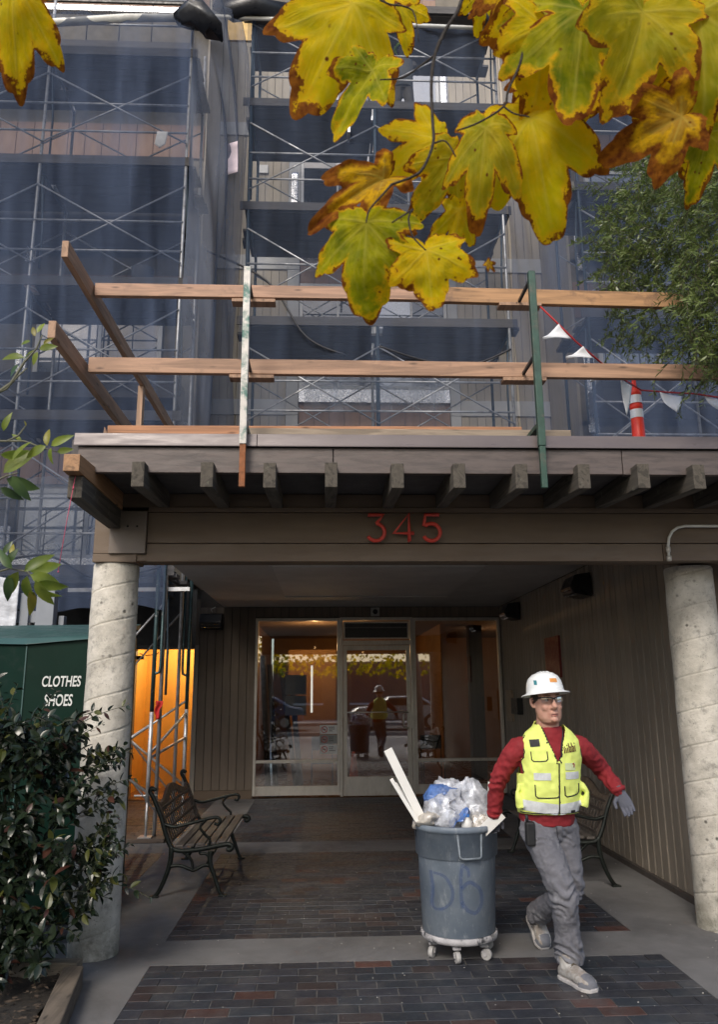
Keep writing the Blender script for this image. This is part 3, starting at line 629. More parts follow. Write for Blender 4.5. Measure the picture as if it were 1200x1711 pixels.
# top pipes
wp = M('white_pipe', (.72, .72, .68), .45, .1, 6)
tag(MB().tube([(-1.86, 10.72, 12.55), (.5, 10.72, 12.50), (3.3, 10.72, 12.46)], .032, 10).build('white_pipe', wp), 'long white pipe along the top of the central scaffold net', 'pipe', 'pipes holding the net tops')
b = MB().tube([(-5.6, 9.84, 11.28), (-4.3, 9.84, 11.44), (-3.0, 9.84, 11.56), (-1.98, 9.9, 11.72)], [.035, .055, .05, .045], 12)
for i, v_ in enumerate(b.v): b.v[i] = v_+V(0, noise.noise(v_*4), noise.noise(v_*6))*.05
tag(b.build('wrapped_pipe', M('white_wrap', (.74, .73, .68), .5, .15, 5, bump=.6, bscale=14)), 'pipe wrapped in creased white plastic along top of left net', 'pipe', 'pipes holding the net tops')
# orange boards and odd things on the top deck
tag(Box('plywood_sheet', M('ply_yellow', (.55, .36, .12), .6), None, -1.75, -1.1, 11.6, 11.65, 12.95, 13.5), 'yellow plywood sheet standing on top deck at left', 'board')
tag(Box('plywood_sheet', M('ply_yellow', 0), None, 1.5, 2.6, 12.0, 12.05, 12.95, 13.6), 'yellow plywood sheet standing on top deck behind the twig', 'board')
# cables
cab = M('cable_black', (.02, .02, .025), .5)
for pts, lab in (([(-1.9, 10.7, 8.3), (-.9, 10.75, 7.8), (-.3, 10.75, 6.9), (.3, 10.75, 6.6)], 'black cable looping across the central scaffold bay'), ([(.8, 10.75, 6.75), (1.5, 10.8, 6.55), (2.2, 10.8, 6.5), (2.8, 10.8, 6.75)], 'black hose sagging under the lower central deck'), ([(-4.6, 9.95, 3.25), (-3.6, 9.95, 3.45), (-2.9, 9.95, 3.15), (-2.1, 9.95, 3.3)], 'dark cable slung low across the left net')):
    q = [Vector(p) for p in pts]; fine = []
    for i in range(len(q)-1):
        a = q[max(i-1, 0)]; b_ = q[i]; c = q[i+1]; d = q[min(i+2, len(q)-1)]
        for s in range(8):
            x = s/8; fine.append(.5*((2*b_)+(c-a)*x+(2*a-5*b_+4*c-d)*x*x+(3*b_-a-3*c+d)*x**3))
    fine.append(q[-1]); tag(MB().tube(fine, .016, 6).build('cable', cab), lab, 'cable', 'cables on the scaffolding')
# heaps on decks
def heap(x0, x1, y, z, h, mat, label, name='plastic_heap'):
    hp = MB().grid(lambda u, v: V(x0+(x1-x0)*u, y+.45*v, z+h*max(0, sin(pi*min(1, v*1.02)))*(.55+.6*noise.noise(V(u*6, v*3, x0)))*min(1, 6*u, 6*(1-u))), 60, 12)
    return tag(hp.build(name, mat), label, 'plastic sheeting')
heap(-3.9, -2.15, 10.12, 9.26, .42, M('plastic_film', (.5, .53, .58), .35, .25, 5, bump=.9, bscale=10), 'crumpled clear plastic heaped on left scaffold deck')
heap(-2.9, -2.3, 10.1, 9.30, .30, M('plastic_red', (.4, .1, .1), .5, .3, 6, bump=.8), 'red plastic scraps on the left scaffold deck')
tag(MB().grid(lambda u, v: V(-2.48+.16*u-.03*v, 9.98, 9.75-.28*v*(1-.5*abs(u-.5))), 6, 6).build('paper_scrap', M('scrap_white', (.8, .8, .8), .8), solid=.003), 'white paper scrap caught on the left net', 'paper')
tag(MB().grid(lambda u, v: V(-1.52+.17*u+.02*v, 10.35+.03*sin(4*v), 9.85-.55*v+.06*u), 6, 8).build('pink_cloth', M('cloth_pink', (.75, .62, .66), .8), solid=.003), 'pale pink cloth hanging in the netting folds', 'cloth')
bk_ = MB().lathe([(.001, 0), (.13, 0), (.16, .36), (.165, .37)], (-2.65, 10.3, 7.32), 18); tag(bk_.build('bucket', M('bucket_grey', (.12, .13, .16), .5)), 'grey bucket standing on the left scaffold deck', 'bucket')
tag(MB().box(-.02, .02, -.12, .12, -.1, .1).build('wire_crate', galv), 'small wire basket hung under the central deck', 'basket').location = (.36, 10.72, 10.42)
# clear plastic taped over lower windows
pl = Mnet('window_film', (.5, .54, .6), .28, .22)
for k, (x0, x1, z0, z1) in enumerate(((-.45, .9, 9.55, 10.6), (.95, 2.2, 9.5, 10.7), (-.4, 2.2, 6.7, 7.9))):
    tag(MB().grid(lambda u, v: V(x0+(x1-x0)*u, 13.42+.07*noise.noise(V(u*5, v*6, k)), z0+(z1-z0)*v), 30, 20).build('window_film', pl), ['clear film taped below the middle left window', 'clear film taped below the middle right window', 'clear film across the lower central window'][k], 'film', 'films over the windows')

# ================================================================ TIMBER GUARD RAIL ON THE ROOF
fir = Mwood('fir_new', (.40, .235, .155), 0, .5, .65, dirt=((.20, .12, .08, 1), 7, .55, .72)); firy = Mwood('fir_side', (.36, .22, .14), 1, .55, .7); firz = Mwood('fir_post', (.40, .25, .16), 2, .55, .7)
gr = thing('roof_guard_rail', (.5, 5.3, 3.42), 'two-rail timber guard rail with green steel clamp posts on the canopy roof', 'guard rail')
MB().beam((-1.70, 5.3, 4.634), (.78, 5.3, 4.635), .045, .10).build('rail', fir, gr, bevel=.004)
MB().beam((.783, 5.302, 4.635), (2.72, 5.302, 4.612), .045, .12).build('rail', Mwood('fir_warm', (.39, .215, .10), 0, .45, .65, ring=7, dirt=((.16, .09, .05, 1), 6, .55, .7)), gr, bevel=.004)
MB().beam((-1.705, 5.3, 4.04), (2.95, 5.3, 4.03), .045, .115).build('rail', Mwood('fir_rail2', (.39, .23, .145), 0, .5, .65, ring=6, dirt=((.20, .12, .08, 1), 7, .55, .75)), gr, bevel=.004)
MB().beam((-1.735, 4.72, 4.62), (-1.735, 9.6, 4.62), .045, .12).build('side_rail', firy, gr, bevel=.004)
MB().beam((-1.76, 4.68, 4.02), (-1.76, 8.2, 4.02), .05, .12).build('side_rail', firy, gr, bevel=.004)
MB().beam((-1.745, 7.0, 3.40), (-1.745, 7.0, 4.56), .05, .085, (0, 1, 0)).build('stud', firz, gr, bevel=.004)
for x in (-.545, 1.45):
    for z in (4.565, 3.965): MB().box(x-.15, x+.17, 5.27, 5.36, z-.018, z+.006).build('rail_bracket', firy, gr)
gpm = M('clamp_green', (.055, .13, .11), .5, .25, 10, bump=.3, metal=.2, dirt=((.46, .44, .41, 1), 7, .40, .52))
gpg = M('clamp_green2', (.032, .075, .055), .5, .25, 10, bump=.3, metal=.2, dirt=((.10, .09, .07, 1), 7, .55, .7)); rust = M('rust', (.22, .08, .03), .8, .35, 20, bump=.5)
for x, dx, m_ in ((-.545, 0, gpm), (1.452, .012, gpg)):
    p_ = MB().box(x-.024, x+.024, 4.90, 4.945, 3.33, 4.62).build('clamp_post', m_, gr, bevel=.004)
    MB().box(x-.020, x+.020, 4.905, 4.94, 3.04, 3.33).build('post_foot', rust if x < 0 else m_, p_, bevel=.003)
    MB().box(x-.022, x+.022, 4.946, 5.28, 3.47, 3.50).build('clamp_arm', m_, p_)
    MB().box(x-.010, x+.010, 4.946, 5.274, 4.57, 4.59).build('rail_hook', black, p_); MB().box(x-.010, x+.010, 4.946, 5.274, 3.99, 4.01).build('rail_hook', black, p_)
# loose timbers lying on the roof edge
tag(MB().beam((-1.55, 5.34, 3.50), (1.43, 5.34, 3.51), .045, .19).build('loose_timber', Mwood('fir_orange', (.42, .20, .10), 0, .6, .7), bevel=.004), 'long orange-brown timber lying along the roof edge', 'timber', 'timbers lying on the roof edge')
tag(MB().beam((-.60, 5.22, 3.47), (1.75, 5.22, 3.47), .045, .14).build('loose_timber', Mwood('fir_grey', (.30, .24, .18), 0, .5, .8), bevel=.003), 'thin grey weathered plank lying in front on the roof edge', 'timber', 'timbers lying on the roof edge')
tag(MB().prism([(-1.60, 3.42), (-1.50, 3.42), (-1.585, 3.60)], 5.36, 5.40, 'y').build('timber_wedge', firy), 'pointed timber offcut standing at left end of the roof edge', 'timber')
tag(MB().beam((.68, 6.9, 3.41), (.68, 6.9, 4.0), .09, .07, (0, 1, 0)).build('short_post', Mwood('fir_amber', (.45, .26, .10), 2), bevel=.004), 'short upright timber block behind the middle of the rail', 'timber', 'upright blocks behind the rail')
tag(MB().beam((.86, 6.9, 3.41), (.86, 6.9, 3.98), .07, .07, (0, 1, 0)).build('short_post', Mwood('fir_amber', 0), bevel=.004), 'second upright timber block just right of the central scaffold post', 'timber', 'upright blocks behind the rail')

# ================================================================ DELINEATOR + PENNANTS
dl = thing('traffic_delineator', (2.80, 6.5, 3.41), 'orange traffic delineator post with two white bands on the roof', 'delineator')
om = M('delineator_orange', (.80, .045, .02), .45, .06, 6); rw = M('reflective_white', (.75, .75, .76), .3, .05, 20)
c = (2.80, 6.5, 3.41)
MB().lathe([(.001, 0), (.15, 0), (.15, .05), (.062, .07), (.055, .66), (.053, .78), (.057, .785), (.057, .815), (.051, .82), (.050, .91), (.056, .915), (.056, .945), (.045, .97), (.020, .99), (.017, 1.12), (.022, 1.14), (.001, 1.14)], c, 20).build('body', om, dl)
for z0, z1 in ((.69, .77), (.828, .905)): MB().lathe([(.0570, z0), (.0565 if z0 < .7 else .0530, z1)], c, 20).build('reflective_band', rw, dl)
pn = thing('pennant_line', (1.5, 5.4, 3.9), 'red rope with white pennants slung from clamp post to the right', 'pennant line')
rope = [at(903, 512, 5.28), at(935, 543, 5.30), at(962, 570, 5.36), at(1005, 606, 5.5), at(1040, 632, 5.9), at(1072, 652, 6.4), at(1110, 655, 6.38), at(1160, 658, 6.35), at(1230, 668, 6.3), at(1330, 672, 6.3)]
MB().tube(rope, .007, 5).build('rope', M('rope_red', (.45, .02, .02), .7), pn)
wh = M('pennant_white', (.80, .81, .84), .6, .04, 5, bump=.05)
def pennant(p, q, tip, curl=.03):
    def fn(u, v):
        e = p.lerp(q, u); x = e.lerp(tip, v*.97); return x+V(0, curl*sin(v*4+u*2), curl*.5*sin(u*3.1)*v)
    MB().grid(fn, 6, 8).build('flag', wh, pn, solid=.002)
pennant(at(934, 541, 5.29), at(957, 563, 5.31), at(905, 570, 5.15), .03); pennant(at(975, 578, 5.38), at(994, 596, 5.42), at(944, 602, 5.25), .03)
pennant(at(1038, 632, 5.9), at(1058, 644, 6.1), at(1047, 697, 6.0), .02); pennant(at(1103, 655, 6.37), at(1143, 660, 6.35), at(1130, 692, 6.2), .04)
pennant(at(1178, 661, 6.34), at(1215, 667, 6.3), at(1205, 690, 6.25), .03); pennant(at(1012, 611, 5.55), at(1030, 625, 5.75), at(985, 640, 5.5), .02)

# ================================================================ CONDUIT, LAMPS, SIGN
pts = [(4.4, 5.72, 2.952), (2.76, 5.72, 2.952), (2.70, 5.72, 2.94), (2.655, 5.72, 2.91), (2.625, 5.72, 2.86), (2.613, 5.72, 2.80), (2.61, 5.72, 2.70)]
cn = tag(MB().tube(pts, .0105, 10).build('conduit', wp), 'bent white conduit pipe above the right column', 'pipe')
MB().tube([(2.61, 5.72, 2.79), (2.61, 5.72, 2.75)], .017, 10).tube([(2.61, 5.72, 2.72), (2.61, 5.72, 2.68)], .019, 8).build('coupling', alu, cn)
def floodlight(x, y, z, rz, label):
    f_ = thing('floodlight', (x, y, z), label, 'wall lamp', 'black floodlights under the canopy', rz)
    MB().prism([(-.02, -.13), (-.24, -.09), (-.27, -.02), (-.20, .12), (-.02, .15)], -.19, .19, 'x').build('housing', M('lamp_black', (.008, .008, .009), .35, .1, 5), f_, local=True, bevel=.01)
    MB().add([(-.16, -.2, -.11), (.16, -.2, -.11), (.16, -.262, -.05), (-.16, -.262, -.05)], [(0, 1, 2, 3)]).build('lens', Mglass('lamp_lens', (.2, .18, .16), .3), f_, local=True)
    MB().box(-.05, .05, -.03, .0, -.06, .06).build('mount', black, f_, local=True)
floodlight(-1.95, 13.62, 2.90, 0, 'black floodlight on rear wall above the bench'); floodlight(3.075, 8.95, 2.90, radians(-90), 'black floodlight nearer the camera on the right wall'); floodlight(3.075, 12.3, 2.93, radians(-90), 'black floodlight farther back on right wall beside the window')
tag(MB().tube([(-1.95, 13.60, 3.05), (-1.97, 13.55, 3.12), (-1.9, 13.56, 3.155)], .006, 5).build('lamp_wire', wp), 'thin pale wire above the rear wall floodlight', 'wire')
tag(Box('red_sign', M('sign_dark_red', (.16, .015, .015), .5, .1), None, 3.045, 3.078, 10.15, 10.8, 1.88, 2.42, bevel=.003), 'tall dark red panel on the right wall behind the helmet', 'sign')
tag(Box('notice_board', M('board_tan', (.33, .25, .18), .6), None, 3.04, 3.078, 12.9, 13.3, 1.22, 1.72, bevel=.003), 'small tan notice board on right wall beside the storefront', 'board')
tag(Box('intercom_box', black, None, 2.98, 3.078, 12.3, 12.7, 1.35, 1.60, bevel=.006), 'black box mounted on the right wall beside the notice board', 'box')
# ================================================================ BENCHES
iron = M('cast_iron', (.018, .022, .019), .38, .35, 18, bump=.5, bscale=70, metal=.5, dirt=((.07, .085, .075, 1), 16, .62, .75), obj=True)
slatm = M('bench_slat', (.11, .095, .085), .55, .2, 5, (8, .6, 8), .25, 60, dirt=((.07, .06, .05, 1), 6, .5, .8), obj=True)
castm = M('bench_back_cast', (.075, .06, .05), .45, .25, 9, bump=.3, obj=True)
def spline(q, n=7):
    q = [Vector(p) for p in q]; o = []
    for i in range(len(q)-1):
        a = q[max(i-1, 0)]; b = q[i]; c = q[i+1]; d = q[min(i+2, len(q)-1)]
        for s in range(n):
            x = s/n; o.append(.5*((2*b)+(c-a)*x+(2*a-5*b+4*c-d)*x*x+(3*b-a-3*c+d)*x**3))
    return o+[q[-1]]
def make_bench(loc, rz, label):
    t = thing('park_bench', loc, label, 'bench', 'cast iron benches under the canopy', rz)
    for y in (-.78, .78):
        def T(nm, pts, r0, r1=None, beads=0, flat=1):
            p = spline([(x, y, z) for x, z in pts]); m = MB(); k = len(p)
            m.tube(p, [r0+((r1 or r0)-r0)*i/(k-1) for i in range(k)], 8, flat=flat)
            if beads:
                for i in range(0, k, 2):
                    for sy in (-1, 1): m.ball(p[i]+V(0, sy*.012, .004), .011, .008, .011, 6)
            return m.build(nm, iron, t, local=True)
        T('leg', [(-.335, 0.0), (-.29, .05), (-.235, .17), (-.20, .30), (-.195, .41)], .017, .024)
        T('leg', [(.265, .0), (.235, .04), (.185, .17), (.145, .28), (.15, .37)], .015, .024)
        for fa, fb in ((-.37, -.29), (.225, .30)): MB().box(fa, fb, y-.025, y+.025, 0, .014).build('foot_pad', iron, t, local=True, bevel=.003)
        T('back_frame', [(-.36, .885), (-.395, .90), (-.405, .87), (-.375, .82), (-.30, .66), (-.245, .50), (-.19, .40), (-.10, .375), (.05, .385), (.2, .41), (.30, .425), (.335, .405), (.32, .38), (.29, .385)], .019, .021, 1)
        T('arm', [(-.27, .60), (-.18, .575), (-.05, .60), (.10, .635), (.19, .65), (.225, .625), (.205, .59), (.175, .60)], .015, .013)
        T('arm_support', [(.10, .63), (.05, .57), (.09, .51), (.14, .46), (.12, .40)], .011, .012, 1)
        T('stretcher', [(-.22, .245), (-.12, .255), (-.03, .225), (.0, .215), (.03, .225), (.10, .255), (.17, .24)], .015, .015)
        T('stretcher_rosette', [(-.10, .37), (-.05, .33), (-.015, .29), (.0, .22)], .012, .013, 1); T('stretcher_rosette', [(.13, .33), (.10, .35), (.06, .35), (.05, .38)], .012, .012)
    for i in range(5):
        x = -.13+i*.093; z = .400+.028*(i/4)
        MB().box(x-.036, x+.036, -.775, .775, z, z+.022).build('seat_slat', slatm, t, bevel=.005, local=True)
    def bp(y, h): # back plane
        return V(-.20-.185*h/.47-.0*y, y, .43+.47*h/.47*1.0)
    def crown(y):
        a = abs(y)/.76; return .335+.10*(cos(min(1, a*1.25)*pi)+1)/2+.03*max(0, a-.85)/.15
    fr = MB()
    for sgn in (0,):
        ys = [-.76+1.52*i/40 for i in range(41)]
        vs = []; 
        for y in ys:
            for h, off in ((crown(y)-.075, 0), (crown(y), 0), (crown(y), .028), (crown(y)-.075, .028)):
                p = bp(y, h); vs.append(p+V(-off, 0, -off*.3))
        fs = [(i*4+j, (i+1)*4+j, (i+1)*4+(j+1) % 4, i*4+(j+1) % 4) for i in range(40) for j in range(4)]+[(0, 1, 2, 3), (163, 162, 161, 160)]
        fr.add(vs, fs, False)
    fr.build('back_crown', castm, t, local=True, bevel=.006)
    for h in (.02, .12, .21, .29):
        a, b = bp(-.76, h), bp(.76, h); MB().beam(a, b, .018, .024).build('back_bar', castm, t, local=True, bevel=.003)
    sl0 = None
    for i in range(17):
        y = -.68+1.36*i/16; a, b = bp(y, .02), bp(y, crown(y)-.06)
        MB().beam(a, b, .020, .008, (1, 0, 0)).build('back_slat', castm, t, local=True)
    for y in (-.745, .745):
        a, b = bp(y, 0), bp(y, crown(y)-.02); MB().beam(a, b, .05, .02, (1, 0, 0)).build('back_stile', castm, t, local=True)
    MB().tube([(.10, -.78, .245), (.10, .78, .245)], .009, 6).build('tie_rod', iron, t, local=True)
    return t
make_bench((-1.155, 8.175, 0), 0, 'cast iron park bench with arched slatted back beside the left column')
make_bench((2.30, 8.25, 0), pi, 'cast iron park bench standing in shadow behind the walking man')

# ================================================================ LETTERING
def text(s, size, mat, parent, loc, rot, name='lettering', shear=0, ext=.001, bold=0, spacing=1, sx=1):
    cu = bpy.data.curves.new(name, 'FONT'); cu.body = s; cu.size = size; cu.shear = shear; cu.extrude = ext; cu.offset = bold; cu.space_character = spacing
    tmp = bpy.data.objects.new('tmp', cu); COL.objects.link(tmp); dg = bpy.context.evaluated_depsgraph_get()
    me = bpy.data.meshes.new_from_object(tmp.evaluated_get(dg)); bpy.data.objects.remove(tmp)
    me.materials.clear(); me.materials.append(mat)
    o = bpy.data.objects.new(name, me); COL.objects.link(o); o.parent = parent
    pw = WORLD.get(parent.name, V(0, 0, 0)) if parent else V(0, 0, 0)
    o.location = Vector(loc)-pw; o.rotation_euler = rot; o.scale = (sx, 1, 1); return o

# ================================================================ CLOTHING DONATION BOX
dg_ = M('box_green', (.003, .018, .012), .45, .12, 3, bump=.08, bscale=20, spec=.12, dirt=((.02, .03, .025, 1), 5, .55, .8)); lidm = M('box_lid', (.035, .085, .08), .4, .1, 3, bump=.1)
db = thing('donation_box', (-2.4, 7.0, 0), 'dark green clothes and shoes donation box behind the shrub', 'donation box')
bx = MB()
A, B, C_, D_ = (-2.457, 6.60), (-1.80, 6.60), (-1.80, 7.6), (-3.3, 7.35)
E_ = (-3.3, 6.95)
poly = [A, B, C_, D_, E_]
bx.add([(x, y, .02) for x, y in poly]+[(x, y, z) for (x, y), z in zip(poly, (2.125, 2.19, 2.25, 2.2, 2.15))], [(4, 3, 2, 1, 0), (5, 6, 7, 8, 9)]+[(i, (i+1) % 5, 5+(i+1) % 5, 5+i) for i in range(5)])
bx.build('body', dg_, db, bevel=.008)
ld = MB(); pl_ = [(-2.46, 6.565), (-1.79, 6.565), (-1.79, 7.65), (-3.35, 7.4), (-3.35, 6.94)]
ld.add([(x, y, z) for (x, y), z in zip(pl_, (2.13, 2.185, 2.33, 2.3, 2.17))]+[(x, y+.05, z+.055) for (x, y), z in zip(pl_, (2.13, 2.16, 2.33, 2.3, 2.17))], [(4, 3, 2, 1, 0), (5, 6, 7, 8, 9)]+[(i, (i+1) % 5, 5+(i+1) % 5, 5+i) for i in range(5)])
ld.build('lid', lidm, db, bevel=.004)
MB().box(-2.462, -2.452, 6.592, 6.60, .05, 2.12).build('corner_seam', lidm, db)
wl = M('letter_white', (.62, .64, .62), .5, .04, bump=0)
text('CLOTHES', .118, wl, db, (-2.315, 6.593, 1.793), (radians(90), 0, 0), shear=.12, bold=.002, sx=.62, spacing=1.0)
text('SHOES', .128, wl, db, (-2.285, 6.593, 1.640), (radians(90), 0, 0), shear=.12, bold=.002, sx=.60)

# grey fence and sheet behind the box
fe = thing('picket_fence', (-3.6, 9.0, 0), 'grey painted fence with thick post behind the donation box', 'fence')
gy = M('fence_grey', (.22, .24, .27), .6, .1, 4, bump=.15)
Box('post', gy, fe, -3.29, -3.09, 9.0, 9.14, 0, 2.88, bevel=.006); Box('post', gy, fe, -3.06, -3.0, 9.1, 9.2, 0, 2.6, bevel=.004)
for z in (2.52, 1.5): Box('rail', gy, fe, -4.6, -3.292, 9.05, 9.10, z, z+.13, bevel=.004)
for i in range(9): Box('picket', gy, fe, -3.47-.14*i, -3.37-.14*i, 9.0, 9.04, .05, 2.43+(.42 if i % 2 == 0 and i < 2 else 0), bevel=.004)
shm = M('sheet_pattern', (.52, .53, .56), .7, .1, 3, bump=.1)
tag(MB().grid(lambda u, v: V(-4.1+.62*u, 8.95+.01*sin(u*30)+.012*noise.noise(V(u*6, v*9, 2)), 2.40+(.72-.14*u)*v), 20, 20).build('patterned_sheet', M('sheet_p', (.5, .52, .56), .7, .35, 7, (1, 1, 2.2), .2), solid=.01), 'pale mottled sheet hung over the grey fence at left', 'sheet')

# ================================================================ TRASH BARREL
bm_ = None
def barrel_mat():
    m, t, b, o = nodes('barrel_plastic'); v = pos(t)
    c = ramp(t, noise_(t, v, 5, 7, .65), [(.3, rgb((.125, .160, .21))), (.7, rgb((.20, .235, .275)))])
    c = mix(t, ramp(t, noise_(t, pos(t, (1, 1, .35)), 26, 7, .75), [(.54, 0), (.68, .75)]), c, (.33, .36, .39))
    c = mix(t, ramp(t, noise_(t, pos(t, (1.2, 1.2, .3)), 60, 6, .8), [(.64, 0), (.70, 1)]), c, (.6, .6, .58))
    c = mix(t, ramp(t, noise_(t, v, 3.1, 6, .7), [(.5, 0), (.75, .5)]), c, (.07, .09, .11))
    t.links.new(c, b.inputs['Base Color']); b.inputs['Roughness'].default_value = .5
    bp = N(t, 'Bump'); bp.inputs['Strength'].default_value = .2; bp.inputs['Distance'].default_value = .004; t.links.new(noise_(t, v, 40, 6, .7), bp.inputs['Height']); t.links.new(bp.outputs[0], b.inputs['Normal']); return m
bplm = barrel_mat()
BC = V(.92, 5.78, 0)
tb = thing('trash_barrel', BC, 'grey-blue plastic trash barrel with blue scrawls on a wheeled dolly', 'trash barrel')
def BR(z): return .247+(.268-.247)*(z-.13)/(.49) if z < .62 else .282
MB().lathe([(.001, .135), (.23, .135), (.247, .15), (.268, .625), (.271, .632), (.284, .64), (.288, .80), (.300, .805), (.304, .82), (.303, .842), (.294, .846), (.281, .838), (.279, .64), (.262, .62), (.238, .17), (.001, .165)], BC, 64).build('barrel_body', bplm, tb)
dlm = M('dolly_paint', (.42, .41, .42), .7, .3, 16, bump=.5, dirt=((.05, .05, .055, 1), 14, .5, .6))
MB().lathe([(.001, .10), (.245, .108), (.258, .114), (.262, .13), (.260, .150), (.250, .154), (.248, .135), (.001, .13)], BC, 48).build('dolly', dlm, tb)
wht = M('caster_grey', (.38, .37, .36), .6, .2, 20)
for i, a in enumerate((-105, -48, -160, 20, 100)):
    ra = radians(a); p = BC+V(.205*cos(ra), .205*sin(ra), 0); q = radians((10, 60, -30, 80, 20)[i]); d = V(sin(q), -cos(q), 0); ax = V(cos(q), sin(q), 0); cpt = p+d*.018+V(0, 0, .036)
    wh_ = MB(); wh_.tube([cpt-ax*.016, cpt-ax*.013, cpt+ax*.013, cpt+ax*.016], [.031, .036, .036, .031], 18)
    c_ = wh_.build('caster_wheel', wht, tb); fk = MB()
    for s_ in (-1, 1): fk.beam(cpt+ax*.021*s_-V(0, 0, .008), p+ax*.019*s_+V(0, 0, .062), .022, .004, ax)
    fk.box(p.x-.026, p.x+.026, p.y-.026, p.y+.026, .082, .101); fk.tube([cpt-ax*.024, cpt+ax*.024], .006, 6); fk.build('caster_fork', dlm, c_)
hm_ = MB()
def bs(ang, z, off=.004): r = BR(z)+off; return BC+V(r*cos(ang), r*sin(ang), z)
def onb(x, z, off=.003):
    r = BR(z)+off; dx = x-BC.x; dx = max(-r*.995, min(r*.995, dx)); return V(x, BC.y-math.sqrt(max(1e-6, r*r-dx*dx)), z)
hm_.tube([onb(.885, .80, .006), onb(.895, .66, .012), onb(.915, .650, .024), onb(1.03, .650, .024), onb(1.045, .66, .012), onb(1.05, .80, .006)], .008, 6).build('handle', M('handle_grey', (.17, .20, .23), .5, .3, 20), tb)
blue = M('marker_blue', (.03, .06, .30), .6, .35, 14, bump=0)
def ribbon(pts, w, par, name, mat, off=.0016):
    p = [onb(x, z, off) for x, z in spline([(a, 0, b) for a, b in pts], 6) and [(q.x, q.z) for q in spline([(a, 0, b) for a, b in pts], 6)]]
    vs = []; 
    for i, c_ in enumerate(p):
        d = (p[min(i+1, len(p)-1)]-p[max(i-1, 0)]).normalized(); n = V(-d.z, 0, d.x)*w/2
        a, b = c_+n, c_-n; a = onb(a.x, a.z, off); b = onb(b.x, b.z, off); vs += [a, b]
    return MB().add(vs, [(2*i, 2*i+1, 2*i+3, 2*i+2) for i in range(len(p)-1)], True).build(name, mat, par)
faint = Mnet('marker_faint', (.06, .12, .33), .06, .5)
ribbon([(.715, .56), (.725, .45), (.72, .34), (.78, .33), (.835, .38), (.845, .45), (.80, .53), (.73, .55)], .020, tb, 'scrawl', faint)
ribbon([(.915, .615), (.90, .50), (.905, .34)], .022, tb, 'scrawl', faint, .0014); ribbon([(.905, .46), (.96, .50), (1.03, .45), (1.04, .37), (1.0, .31), (.94, .33), (.905, .38)], .024, tb, 'scrawl', faint)
ribbon([(.925, .60), (.95, .58), (.955, .53)], .018, tb, 'scrawl', faint, .0012)
# printed letters at the left of the rim band
for ch, x in (('T', .632), ('E', .655)):
    a = math.asin(max(-1, min(1, (x-BC.x)/.29))); 
    text(ch, .058, M('print_black', (.012, .012, .014), .5, bump=0), tb, onb(x, .755, .0015)+V(0, 0, 0), (radians(90), 0, a), 'print', bold=.002)
# contents
def rough(mb, amp, sc, seed):
    mb.v = [v+V(noise.noise(v*sc+V(seed, 0, 0)), noise.noise(v*sc+V(0, seed, 3)), noise.noise(v*sc+V(5, 0, seed)))*amp for v in mb.v]; return mb
def film(name, col, a):
    m, t, b, o = nodes(name); t.nodes.remove(b)
    d = N(t, 'BsdfDiffuse'); d.inputs[0].default_value = rgb(col); gl = N(t, 'BsdfGlossy'); gl.inputs['Roughness'].default_value = .28; gl.inputs[0].default_value = (.9, .93, 1, 1)
    tr = N(t, 'BsdfTransparent'); m1 = N(t, 'MixShader'); m2 = N(t, 'MixShader'); m1.inputs[0].default_value = .16
    bp = N(t, 'Bump'); bp.inputs['Strength'].default_value = .7; bp.inputs['Distance'].default_value = .006; vv = pos(t)
    mu = N(t, 'TexVoronoi'); mu.feature = 'DISTANCE_TO_EDGE'; mu.inputs['Scale'].default_value = 38; t.links.new(vv, mu.inputs['Vector']); t.links.new(mu.outputs[0], bp.inputs['Height'])
    for n_ in (d, gl): t.links.new(bp.outputs[0], n_.inputs['Normal'])
    t.links.new(d.outputs[0], m1.inputs[1]); t.links.new(gl.outputs[0], m1.inputs[2])
    t.links.new(ramp(t, noise_(t, vv, 14, 6, .7), [(.35, max(0, a-.3)), (.65, min(1, a+.3))]), m2.inputs[0]); t.links.new(tr.outputs[0], m2.inputs[1]); t.links.new(m1.outputs[0], m2.inputs[2]); t.links.new(m2.outputs[0], o.inputs[0]); return m
clear = film('bag_clear', (.72, .75, .82), .62); bluef = film('bag_blue', (.10, .22, .58), .75)
def bag(c, r, mat, label, seed, n=28):
    b = MB().ball(c, r[0], r[1], r[2], n); rough(b, .07, 9, seed); rough(b, .03, 24, seed+2); rough(b, .012, 60, seed+7)
    return tag(b.build('plastic_bag', mat), label, 'plastic bag', 'plastic bags in the trash barrel')
bag((.86, 5.74, .90), (.16, .15, .13), clear, 'large clear plastic bag bulging left of centre in the barrel', 1)
bag((.83, 5.82, 1.00), (.10, .09, .06), bluef, 'blue plastic wrapper on top of the clear bag', 2)
bag((1.05, 5.78, .93), (.13, .14, .15), clear, 'tall clear plastic bag bulging at right in the barrel', 3)
bag((.93, 5.90, 1.02), (.15, .1, .085), clear, 'clear plastic bag at the back of the barrel heap', 4)
bag((.93, 5.62, .87), (.055, .05, .05), bluef, 'small blue wrapper tucked under the bags at front', 8, 18)
bag((.72, 5.72, .86), (.09, .11, .05), film('bag_cream', (.6, .55, .48), .9), 'cream crumpled wrapping at left in the barrel', 9)
bag((1.10, 5.66, .85), (.07, .08, .05), film('bag_cream2', (.7, .66, .6), .95), 'cream crumpled paper at right front in the barrel', 11)
bt = thing('plastic_bottle', (.96, 5.57, .84), 'white bottle with blue cap poking out of barrel front', 'bottle')
